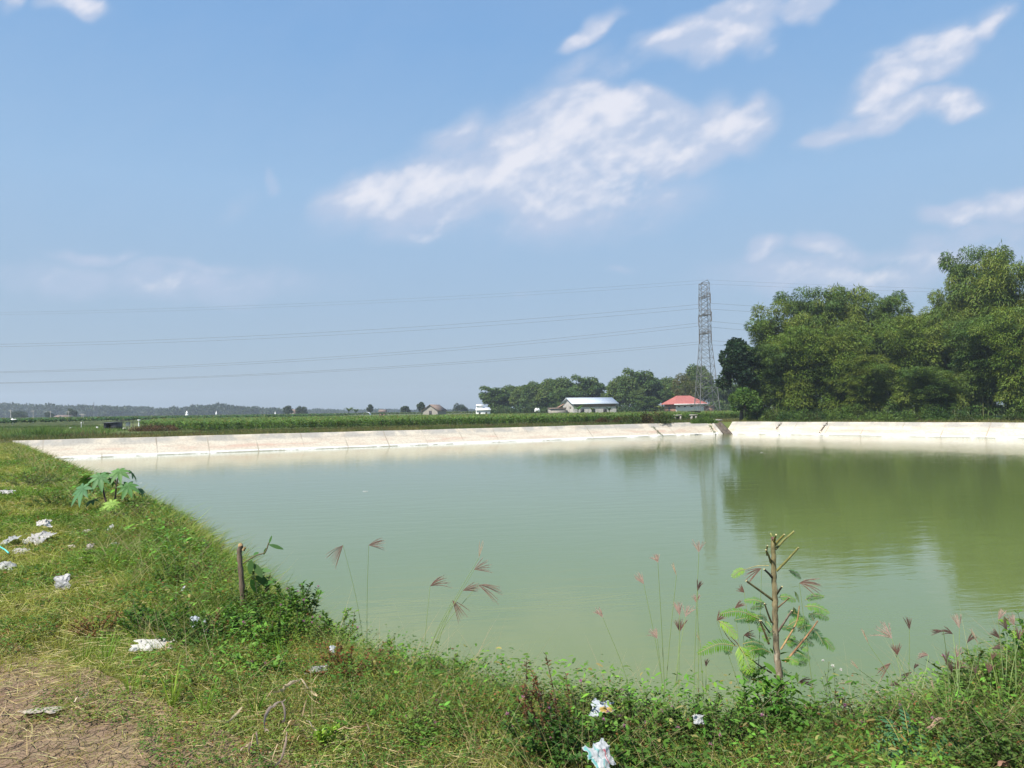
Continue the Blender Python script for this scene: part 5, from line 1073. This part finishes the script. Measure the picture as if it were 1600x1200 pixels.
def sapling():
    b = gp(1218, 1112, 0); s1 = sdist(b[0], b[1]); b[2] = float(height(b[0], b[1], s1)[0]); Y = b[1]; r = thing('cut_sapling', 'cut-back sapling with stubby lopped branches and fern-like leaves', 'sapling', b)
    def P(zx, zy, dy=0.0): return at(1080 + zx / 3.75, 810 + zy / 3.75, Y + dy) - b
    px = 1 / 3.75 * Y / F
    tk = Acc(); ct = [P(528, 1125), P(522, 980), P(508, 860), P(498, 740), P(492, 600), P(490, 480), P(486, 340), P(482, 220), P(480, 115)]
    pts = curve(ct, 5); rr = np.interp(np.linspace(0, 1, len(pts)), [0, .2, .5, .8, 1], [24, 19, 16.5, 14.5, 12]) * px * (1 + .06 * np.sin(np.arange(len(pts)) * 1.9)); tc_ = np.linspace(0, 1, len(pts))
    rr = rr * (1 + .16 * (fbm(np.arange(len(pts)) * 1.0, np.zeros(len(pts)), .6, 5) - .3)); pts = pts + rnd(-.0025, .0025, pts.shape)
    tube(tk, pts, rr, (.20, .165, .125), 12)
    vv = tk.V[0]; hgt = np.clip((vv[:, 2] - vv[:, 2].min()) / np.ptp(vv[:, 2]), 0, 1)[:, None]; nz = fbm(vv[:, 0] * 60 + 5, vv[:, 2] * 22, 1.0, 8)[:, None]
    tk.C[0] = (np.array([.17, .135, .10]) * (1 - hgt ** 1.6) + np.array([.30, .27, .12]) * hgt ** 1.6) * (.55 + .9 * nz) + np.where(nz > .66, .10, 0); tk.build('trunk', M_BARK, r)
    BR = [((494, 180), (600, 78), 9, (.20, .20, .06), .02), ((488, 160), (545, 95), 9, (.24, .22, .06), -.02), ((482, 150), (466, 90), 8, (.20, .22, .06), .02), ((484, 140), (497, 96), 8, (.26, .24, .07), -.03), ((466, 260), (438, 185), 8, (.26, .24, .09), -.02), ((445, 215), (447, 160), 7, (.30, .26, .10), -.03),
          ((500, 308), (628, 172), 9, (.20, .20, .06), -.02), ((478, 350), (428, 298), 9, (.07, .065, .05), -.02), ((478, 478), (324, 367), 9, (.15, .14, .06), -.03), ((500, 445), (532, 400), 8, (.10, .08, .05), -.03), ((505, 525), (576, 464), 6, (.24, .17, .10), -.03),
          ((508, 665), (590, 540), 8, (.26, .21, .17), -.04), ((470, 610), (430, 500), 7, (.34, .24, .12), -.03), ((455, 735), (402, 600), 8, (.36, .25, .13), -.03), ((470, 905), (355, 830), 6, (.06, .05, .03), -.03), ((460, 670), (410, 600), 5, (.07, .06, .04), -.05)]
    for a_, c_, w_, col, dy in BR:
        st = Acc(); A0, A1 = P(*a_), P(*c_, dy * 2.5); tube(st, [A0, (A0 + A1) / 2 + rnd(-.004, .004, 3), A1], np.array([w_ * .85, w_ * .72, w_ * .62]) * px, col, 8); o = st.build('branch', M_BARK, r); e = Acc(); dv = nrm(A1 - A0); tube(e, [A1, A1 + dv * .002], [w_ * .58 * px] * 2, (.46, .42, .22), 8); e.build('cut_end', M_BARK, o)
    for pts_, w_, col in (([(525, 768), (585, 670), (620, 600), (634, 512)], 7, (.36, .24, .11)), ([(552, 842), (640, 735), (700, 660), (742, 600)], 8, (.28, .16, .08)), ([(455, 277), (380, 280), (318, 300)], 3.5, (.42, .38, .18)), ([(360, 830), (300, 780), (272, 735), (230, 690)], 5, (.24, .15, .08)), ([(260, 745), (210, 690), (160, 600)], 3.5, (.30, .26, .10))):
        st = Acc(); q = curve([P(*z, -.03) for z in pts_], 6); tube(st, q, np.linspace(w_ * .8, w_ * .5, len(q)) * px, col, 7); st.build('branch', M_BARK, r)
    tpn = Acc(); tube(tpn, [P(470, 122), P(492, 120)], [12 * px] * 2, (.16, .05, .06), 9); tpn.build('cut_top', M_BARK, r)
    BG, MG, DG, TG = (.22, .38, .03), (.12, .26, .025), (.04, .125, .025), (.06, .17, .03)
    FR = [((318, 298), (240, 342), 26, BG, -.02), ((400, 590), (170, 560), 30, MG, -.06), ((412, 608), (255, 596), 28, DG, .02), ((160, 600), (268, 700), 34, BG, -.08), ((268, 748), (42, 790), 38, MG, -.10), ((276, 738), (348, 900), 62, BG, -.12), ((442, 505), (312, 482), 24, MG, .02), ((668, 478), (776, 458), 22, MG, 0), ((665, 515), (808, 552), 28, MG, -.05),
          ((700, 560), (806, 590), 28, MG, 0), ((512, 462), (612, 482), 26, MG, .03), ((622, 640), (706, 630), 22, DG, .03), ((702, 640), (778, 740), 36, DG, -.03), ((760, 700), (836, 770), 34, MG, 0), ((572, 720), (642, 742), 24, TG, .03), ((572, 305), (642, 352), 22, TG, .04), ((302, 735), (425, 742), 26, DG, .02), ((606, 430), (632, 490), 12, MG, .03),
          ((425, 520), (350, 530), 20, MG, .04), ((520, 640), (590, 655), 20, TG, .05), ((660, 700), (740, 690), 26, TG, .04), ((300, 900), (340, 960), 26, DG, .0), ((430, 600), (470, 640), 20, TG, -.06), ((240, 790), (190, 770), 24, DG, 0), ((720, 600), (690, 560), 20, TG, 0), ((600, 520), (610, 590), 18, DG, .02), ((380, 880), (300, 900), 30, DG, .02)]
    for kq in range(30):
        zx = rnd(370, 640); zy = rnd(540, 960); sgx = 1 if zx > 505 else -1; L_ = rnd(50, 100); ang = rnd(-.5, .6); FR.append(((zx, zy), (zx + sgx * L_ * math.cos(ang), zy + L_ * math.sin(ang)), rnd(20, 32), (MG, DG, TG, MG)[kq % 4], rnd(-.08, .08)))
    for a_, c_, w_, col, dy in FR: pinnate(r, P(*a_, dy * .4), P(*c_, dy), w_ * 1.12 * px, col, 18 if w_ > 22 else 12)
    # broad green leaves on the lower trunk
    lf = Acc(); n = 70; ctr = np.array([P(rnd(350, 640), rnd(760, 1110), rnd(-.10, .08)) for _ in range(n)]); ribbons(lf, ctr, nrm(rdir(n, -.5, .4) + [0, 0, -.1]), np.tile([0, 0, -.35], (n, 1)), rnd(.04, .075, n), .030 * rnd(.7, 1.2, n), jit((.10, .23, .03), n, .3, .1), 5, 'leaf', nrm(np.cross(rdir(n, -.3, .3), [0, .2, 1.0]))); lf.build('climber_leaves', M_LEAF, r)
sapling()
def stump():
    b = gp(380, 962, 0); s1 = sdist(b[0], b[1]); b[2] = float(height(b[0], b[1], s1)[0]); Y = b[1]; r = thing('cut_stump', 'thin cut stump with a broken top and leafy shoots on the left bank', 'stump', b); px = Y / F
    def P(x_, y_, dy=0.0): return at(x_, y_, Y + dy) - b
    tk = Acc(); pts = curve([P(381, 975), P(379, 930), P(376, 890), P(374, 862), P(377, 852)], 5); tube(tk, pts, np.linspace(4.3, 3.6, len(pts)) * px * (1 + .12 * np.sin(np.arange(len(pts)) * 2.1)), (.15, .115, .08), 10); tk.build('trunk', M_BARK, r)
    e = Acc(); tube(e, [P(376, 853), P(375, 849)], [3.9 * px, 2.4 * px], (.36, .25, .12), 9); tube(e, [P(380, 860), P(383, 855)], [2.5 * px, 2 * px], (.40, .30, .14), 7); e.build('broken_top', M_BARK, r)
    st = Acc(); tube(st, curve([P(380, 880), P(400, 868), P(414, 863), P(420, 848)], 5), [1.0 * px] * 16, (.12, .10, .05), 5, False); st.build('shoot', M_CULM, r)
    lf = Acc(); L_ = [((420, 850), (425, 835), .018), ((420, 851), (443, 856), .03), ((416, 856), (412, 866), .022), ((396, 868), (404, 862), .03), ((393, 875), (390, 895), .05), ((396, 880), (410, 900), .05), ((400, 900), (420, 912), .06), ((392, 905), (404, 925), .06), ((402, 890), (424, 890), .035), ((385, 885), (395, 870), .03), ((410, 915), (428, 905), .03)]
    A0 = np.array([P(*a_, rnd(-.05, .05)) for a_, _, _ in L_]); A1 = np.array([P(*c_, rnd(-.05, .05)) for _, c_, _ in L_]); Ln = np.linalg.norm(A1 - A0, axis=1)
    ribbons(lf, A0, nrm(A1 - A0), np.tile([0, 0, -.1], (len(L_), 1)), Ln, np.array([w_ for _, _, w_ in L_]), jit((.09, .19, .055), len(L_), .3), 6, 'leaf', nrm(np.cross(A1 - A0, [0, -1, .5]))); lf.build('leaves', M_LEAF, r)
    weed('leafy_weed', 'leafy shoots hanging beside the foot of the left stump', 402, 950, .36, .44, (.10, .17, .05), 18, 34, .04, .018)
stump()
def vine_corner():
    b = gp(1592, 1050, 0); r = thing('leafy_vine', 'bright round-leaved vine climbing at the right edge of the photo', 'vine', b); Y = b[1]
    st, lf = Acc(), Acc()
    for x0, y0, x1, y1 in ((1596, 1050, 1568, 968), (1596, 1050, 1590, 955), (1596, 1050, 1575, 1010), (1596, 1050, 1602, 960)): sprig(st, lf, at(x0, y0, Y) - b, at(x1, y1, Y - .05) - b, 18, .045, .036, (.16, .32, .03), (.14, .18, .05), .002)
    lf.build('leaves', M_LEAF, r); st.build('stems', M_CULM, r)
vine_corner()
def ground_plant():
    b = gp(1442, 1196, 0); b[2] = float(height(b[0], b[1], sdist(b[0], b[1]))[0]); Y = b[1]; r = thing('sprawling_seedling', 'sprawling blue-green pinnate plant with orange stems at the bottom right', 'plant', b)
    for (x0, y0, x1, y1, w_) in ((1440, 1190, 1365, 1145, 9), (1440, 1192, 1350, 1180, 10), (1445, 1190, 1430, 1142, 8), (1450, 1192, 1530, 1175, 10), (1446, 1195, 1500, 1198, 10), (1440, 1195, 1385, 1200, 10), (1410, 1165, 1362, 1128, 7), (1420, 1150, 1405, 1120, 7), (1500, 1185, 1545, 1195, 9)):
        pinnate(r, at(x0, y0, Y - .02) - b, at(x1, y1, Y + (1196 - y1) * .004) - b + [0, 0, .02], w_ * Y / F * 1.6, (.07, .17, .075), 14, .2, .1)
    for (x1, y1) in ((1398, 1135), (1430, 1160), (1500, 1190)): st = Acc(); tube(st, [(0, 0, 0), at(x1, y1, Y + .05) - b], [.003, .002], (.42, .22, .06), 5); st.build('stem', M_CULM, r)
ground_plant()
def white_flower():
    b = gp(1300, 1118, 0); b[2] = float(height(b[0], b[1], sdist(b[0], b[1]))[0]); Y = b[1]; r = thing('white_flower_weed', 'slender weed with small white puffball flowers right of the cut sapling', 'weed', b); st, lf = Acc(), Acc()
    for x1, y1 in ((1295, 1034), (1302, 1042), (1288, 1048), (1310, 1060), (1284, 1060)): sprig(st, lf, (0, 0, 0), at(x1, y1, Y) - b, 14, .02, .006, (.16, .22, .08), (.16, .2, .07), .0018, 0, .06)
    lf.build('leaves', M_LEAF, r); st.build('stems', M_CULM, r)
    for x1, y1, q in ((1301, 1040, .010), (1314, 1046, .008), (1302, 1097, .011), (1286, 1032, .007)): fl = Acc(); dd2 = rdir(80); ribbons(fl, np.tile(at(x1, y1, Y - .02) - b, (80, 1)), dd2, dd2 * 0, q, .003, jit((.75, .75, .70), 80, .1), 1); fl.build('flower', M_SEED, r)
white_flower()

# ------------------------------------------------------------------ litter and dry husks
def crumple(name, label, px, py, w, h, z, col, lift=.0, seed=0, mat=None, spots=None, flat=.35, cat='litter', rz=None, h3=.05):
    c = gp(px, py, 0.0); c[2] = float(height(c[0], c[1], sdist(c[0], c[1]))[0]) + lift; N = 22; u, v = np.meshgrid(np.linspace(-1, 1, N), np.linspace(-1, 1, N), indexing='ij'); rg = np.random.default_rng(seed + 100)
    o1, o2 = rg.uniform(0, 50, 2); f1 = fbm(u * 1.0 + o1, v + o2, 1.6, seed) - .5; f2 = fbm(u + o2, v + o1, 3.5, seed + 5) - .5; f3 = fbm(u + o1, v + o1, 2.2, seed + 9) - .5; ridg = np.abs(f2) * 2
    w, h, h3 = w * .95, h * .95, h3 * .65; col = tuple(.85 * q_ for q_ in col); c[2] += .01; lim = 1 + (fbm(np.arctan2(v, u) * 1.2 + o1, u * 0, 1.5, seed + 3) - .5) * .7; X_ = u * w / 2 * lim + f2 * w * .25; Y_ = v * h / 2 * lim + f3 * h * .35; Z_ = (f1 * .7 + ridg * .55 + .1) * h3 + (1 - u ** 2) * (1 - v ** 2) * h3 * .5 + .005
    if flat < 1: pass
    C_ = np.tile(np.array(col, float), (N * N, 1)) * (1 - .18 * ridg.reshape(-1, 1))
    if spots:
        for sc_, (a0, a1, b0, b1) in spots: k = ((u > a0) & (u < a1) & (v > b0) & (v < b1)).ravel(); C_[k] = sc_
    I = np.arange(N - 1)[:, None] * N + np.arange(N - 1)[None]; ac = Acc(); ac.add(np.stack([X_, Y_, Z_], -1).reshape(-1, 3), np.stack([I, I + N, I + N + 1, I + 1], -1).reshape(-1, 4), C_)
    o = ac.build(name, mat or M_PLAST, None); o.location = tuple(c); o.rotation_euler = (rad(rg.uniform(-8, 8)) + flat, rad(rg.uniform(-10, 10)), rg.uniform(-.8, .8) if rz is None else rz); return tag(o, label, cat)
M_RUB = rough_mat('dirty_stone', (.35, .33, .30), (.62, .60, .56), 12, .9, .5, 40)
WHT = (.68, .70, .72)
crumple('plastic_wrapper', 'long torn white plastic wrapper in the grass on the left', 244, 1020, .27, .10, 0, (.74, .72, .66), .02, 1, spots=[((.45, .28, .06), (.45, .6, -.8, .5))], rz=.15, h3=.05)
crumple('plastic_scrap', 'small white end piece torn off the long wrapper', 208, 1027, .05, .04, 0, (.72, .72, .70), .02, 2, h3=.03)
crumple('plastic_bag', 'crumpled bluish-white bag in the tall grass left of the stump', 310, 1003, .11, .13, 0, (.58, .63, .69), .09, 3, flat=.7, h3=.09)
crumple('plastic_bag', 'half-hidden pale bag below the rusty weed', 498, 1055, .13, .07, 0, (.40, .41, .40), .02, 4, h3=.05)
crumple('snack_wrapper', 'silver and yellow crumpled wrapper near the bottom centre', 942, 1152, .11, .08, 0, (.56, .61, .66), .13, 5, spots=[((.62, .45, .12), (-.1, 1, -1, -.25)), ((.60, .42, .14), (.55, 1, -1, .6))], flat=.7, h3=.06)
crumple('drink_carton', 'torn white and teal carton with a red stripe at the bottom edge', 938, 1238, .12, .11, 0, (.74, .76, .76), .13, 6, spots=[((.20, .50, .48), (-1, -.72, -1, 1)), ((.20, .50, .48), (-.3, -.2, -1, 1)), ((.50, .05, .10), (.25, .38, -1, .4))], flat=.9, h3=.03)
crumple('plastic_scrap', 'white scrap among the weeds left of the cut sapling foot', 1092, 1172, .05, .05, 0, (.58, .60, .61), .13, 7, flat=.7, h3=.04)
crumple('plastic_sheet', 'flat cream plastic sheet lying on the cracked dirt', 62, 1124, .19, .10, 0, (.66, .58, .46), .022, 8, flat=.02, rz=0.0, h3=.02)
crumple('plastic_sheet', 'square grey plastic sheet standing in the turf at the left', 98, 920, .13, .13, 0, (.40, .40, .41), .05, 9, flat=1.0, rz=.1, h3=.03)
crumple('litter_bag', 'white and brown crumpled bag in the litter pile, front piece', 62, 848, .30, .24, 0, (.60, .58, .55), .04, 10, h3=.12)
r = crumple('stone', 'rounded grey stone on top of the litter pile at the left', 68, 838, .17, .14, 0, (.42, .41, .40), .12, 11, mat=M_RUB, h3=.12)
crumple('litter_bag', 'pale grey bag left of the litter pile', 18, 852, .34, .22, 0, (.55, .56, .55), .03, 12, h3=.10)
crumple('litter_bag', 'off-white torn bag between the pale bag and the pile', 32, 862, .20, .14, 0, (.66, .62, .56), .03, 13, h3=.08)
crumple('litter_bag', 'dirty white bag over dark soil at the left edge', 6, 893, .20, .14, 0, (.60, .60, .58), .05, 14, h3=.09)
crumple('plastic_scrap', 'bright white scrap standing on the lush turf patch', 174, 834, .12, .12, 0, (.74, .75, .76), .05, 15, flat=.9, h3=.07)
crumple('plastic_scrap', 'bluish scrap just below the bright white one', 180, 853, .13, .08, 0, (.55, .60, .60), .04, 16, h3=.06)
crumple('plastic_scrap', 'dull scrap left of the bright white one', 137, 834, .12, .08, 0, (.55, .50, .42), .03, 17, h3=.05)
crumple('plastic_scrap', 'small pinkish scrap in the middle of the lush turf patch', 140, 858, .08, .10, 0, (.60, .52, .48), .04, 18, flat=.8, h3=.05)
crumple('plastic_scrap', 'small yellowish scrap right of the litter pile', 112, 856, .08, .06, 0, (.62, .55, .42), .04, 19, h3=.05)
crumple('plastic_scrap', 'greenish-white scrap right of the bright one', 199, 840, .09, .06, 0, (.48, .52, .46), .03, 20, h3=.04)
crumple('plastic_scrap', 'white scrap high on the turf at the left edge', 10, 774, .30, .14, 0, (.66, .64, .62), .04, 21, h3=.07)
crumple('plastic_scrap', 'long bone-coloured scrap near the dry patch', 124, 882, .14, .04, 0, (.66, .56, .42), .03, 22, rz=-.5, h3=.03)
crumple('plastic_scrap', 'tiny white scrap in the shaded weeds by the leafy mass', 288, 941, .035, .05, 0, (.7, .72, .74), .10, 23, flat=.9, h3=.03)
crumple('plastic_scrap', 'tiny white scrap beside the half-hidden pale bag', 519, 1038, .035, .05, 0, (.66, .70, .76), .09, 24, flat=.9, h3=.03)
b = gp(8, 872, 0); r = thing('drinking_straw', 'teal plastic straw lying in the litter at the left edge', 'straw', (b[0], b[1], .07)); ac = Acc(); tube(ac, [(-.10, .05, .05), (0, 0, .02), (.10, -.09, 0)], [.008] * 3, (.10, .55, .50), 8); ac.build('tube', rough_mat('teal_plastic', (.10, .50, .45), (.14, .58, .52), 5, .4, 0), r)
# white gravel-like bits of litter floating near the wall
for px, py, sz, lab in ((571, 768, .16, 'tiny white scrap floating on the left half of the pond'), (1190, 707, .2, 'small pale scrap floating near the far right water'), (220, 755, .10, 'small white scrap floating beside the castor plant')):
    c = gp(px, py, WATER_Z); o = crumple('floating_scrap', lab, 800, 1000, sz, sz * .5, 0, (.7, .7, .68), 0, int(px), flat=0, h3=.02); o.location = (c[0], c[1], WATER_Z + .002); o.rotation_euler = (0, 0, 0)

def husk(label, pts, w, col=(.48, .36, .22), name='dry_husk', z=.085, nz=.02, split=1):
    P_ = []
    for px, py in pts: c = gp(px, py, z); P_.append(c)
    P_ = np.array(P_); q = curve(P_, 7); q[:, 2] += np.cumsum(rnd(-nz, nz, len(q))) * .35 + np.sin(np.linspace(0, 7, len(q))) * .012; q[:, 2] = np.maximum(q[:, 2], .06 if z > .05 else .03)
    o0 = q.mean(0); w = w * .72; ac = Acc(); T = nrm(np.gradient(q, axis=0)); tw = np.linspace(0, rnd(.8, 2.2), len(q)); sd = nrm(np.cross(T, [0, 0, 1.0])); nn_ = np.cross(sd, T); t = np.linspace(0, 1, len(q)); ww = w * np.maximum(.15, np.sin(math.pi * np.clip(t * .9 + .06, 0, 1)) ** .7) * .5
    S_ = sd * np.cos(tw)[:, None] + nn_ * np.sin(tw)[:, None]; Nn = nrm(np.cross(T, S_)); cols_ = jit(col, len(q) * 3, .15, .04)
    V = np.stack([q - S_ * ww[:, None] + Nn * (ww * .5)[:, None], q, q + S_ * ww[:, None] + Nn * (ww * .35)[:, None]], 1).reshape(-1, 3); I = np.arange(len(q) - 1)[:, None] * 3 + np.arange(2)[None]
    ac.add(V - o0, np.stack([I, I + 1, I + 4, I + 3], -1).reshape(-1, 4), cols_); o = ac.build(name, M_DRY, None, smooth=True); o.location = tuple(o0); return tag(o, label, 'dry leaf', group='dry husks and leaves on the near bank')
husk('curled tan husk with a bent tail right of the lime seedling', [(522, 1142), (545, 1141), (570, 1138), (578, 1145), (579, 1162)], .030, (.50, .36, .20))
husk('long dry leaf bending down from the dry stalk pile', [(446, 1092), (428, 1108), (416, 1122), (414, 1140), (420, 1150)], .022, (.36, .28, .22))
husk('pale twisted husk at the top of the dry stalk pile', [(470, 1058), (480, 1068), (490, 1078), (496, 1082)], .03, (.58, .46, .30))
husk('ragged dry leaf pointing left from the top of the pile', [(466, 1062), (452, 1072), (440, 1076), (422, 1082)], .024, (.50, .40, .27))
husk('thin dry stem falling from the pale husk', [(480, 1090), (474, 1110), (470, 1122)], .010, (.48, .34, .18))
husk('dark end of dry leaf in the lower pile', [(448, 1145), (446, 1160), (438, 1180), (428, 1192)], .016, (.34, .25, .18))
husk('short dry husk standing at the lower left of the pile', [(400, 1140), (402, 1155), (406, 1165)], .014, (.36, .27, .18))
husk('curled brown husk at the left of the pile', [(376, 1172), (384, 1158), (392, 1150), (388, 1166)], .024, (.38, .28, .19))
husk('small yellow husk in the middle of the pile', [(450, 1132), (458, 1126), (468, 1124)], .02, (.55, .42, .24))
husk('small pale husk left of the lime seedling', [(478, 1126), (490, 1132), (500, 1138)], .018, (.55, .46, .32))
husk('twisted mauve-brown dry leaf right of the tangle centre', [(440, 1096), (446, 1120), (440, 1140)], .02, (.34, .25, .20))
husk('pale straw leaf lying left of the dry stalk pile', [(382, 1105), (368, 1114), (352, 1128)], .016, (.48, .38, .24))
husk('small white-tipped husk on the turf above the cracked dirt', [(115, 1096), (125, 1092), (138, 1086)], .020, (.62, .55, .42))
husk('thin curl of dry leaf beside the white-tipped husk', [(135, 1084), (148, 1082), (160, 1087)], .007, (.45, .33, .18))
husk('thick brown fallen stalk on the right, upper one', [(1492, 1108), (1512, 1098), (1540, 1084), (1560, 1075)], .016, (.36, .20, .11))
husk('second brown fallen stalk just under the upper one', [(1480, 1118), (1505, 1108), (1530, 1097)], .012, (.33, .19, .11))
husk('reddish dead stalk curving to the lower left on the right', [(1478, 1126), (1470, 1132), (1450, 1142), (1436, 1150)], .018, (.40, .26, .18))
husk('fat curled brown husk at the bottom right corner', [(1560, 1196), (1568, 1192), (1574, 1194)], .04, (.32, .18, .13))
husk('thin pale stem arching over the weeds on the right', [(1440, 1150), (1480, 1130), (1520, 1126), (1560, 1128), (1600, 1140)], .005, (.50, .44, .22), z=.14)
husk('long thin straw lying along the bottom edge', [(1255, 1190), (1300, 1188), (1350, 1190), (1420, 1197)], .006, (.55, .48, .24), z=.10)
husk('thin straw arching right of the cut sapling', [(1322, 1107), (1350, 1106), (1390, 1118), (1425, 1140)], .005, (.52, .47, .24), z=.10)
for k, (px, py) in enumerate(((40, 1185), (100, 1160), (75, 1170))):
    husk(('dry grass blade lying on the cracked dirt, nearest the bottom', 'dry grass blade on the dirt beside the turf edge', 'dry grass blade on the dirt between the other two blades')[k], [(px - 14, py + 4), (px, py), (px + 16, py - 5)], .006, (.45, .36, .20), z=.03, name='dry_grass_blade')
TW = ['nearest the bottom edge', 'crossing the pale twisted husk', 'pointing up beside the curled brown husk', 'lying flat left of the long dry leaf', 'leaning over the small yellow husk', 'at the top right end', 'under the ragged dry leaf', 'at the lower right, beside the lime seedling']
for lab, (x0, y0, x1, y1) in zip(TW, ((425, 1190, 446, 1150), (458, 1052, 500, 1096), (392, 1165, 408, 1126), (384, 1142, 430, 1128), (440, 1148, 476, 1112), (488, 1068, 512, 1052), (416, 1092, 470, 1066), (462, 1158, 492, 1140))):
    husk('thin dry twig of the stalk pile, ' + lab, [(x0, y0), ((x0 + x1) / 2 + rnd(-4, 4), (y0 + y1) / 2 + rnd(-4, 4)), (x1, y1)], .009, (.44, .33, .20), name='dry_twig', z=.10)
# loose soil crumbs on the track
ac = Acc(); n = 260; x = rnd(-4.2, -.6, n); y = rnd(2.2, 4.6, n); k = trk(x, y) < .12; x, y = x[k], y[k]
for a_, b_ in zip(x, y):
    r_ = rnd(.004, .014); d = rdir(10); z0 = float(height(a_, b_, np.array([1.0]))) ; tt = nrm(d); 
    v = np.array([(1, 0, 0), (-1, 0, 0), (0, 1, 0), (0, -1, 0), (0, 0, 1), (0, 0, -1)], float) * rnd(.6, 1.2, (6, 1)) * r_ + [a_, b_, z0 + .02]; ac.add(v, [(0, 2, 4), (2, 1, 4), (1, 3, 4), (3, 0, 4), (2, 0, 5), (1, 2, 5), (3, 1, 5), (0, 3, 5)], np.array([.24, .17, .12]) * rnd(.7, 1.2))
tag(ac.build('soil_crumbs', M_DRY), 'loose crumbs of dry clay on the dirt track', 'soil crumbs', kind='stuff')
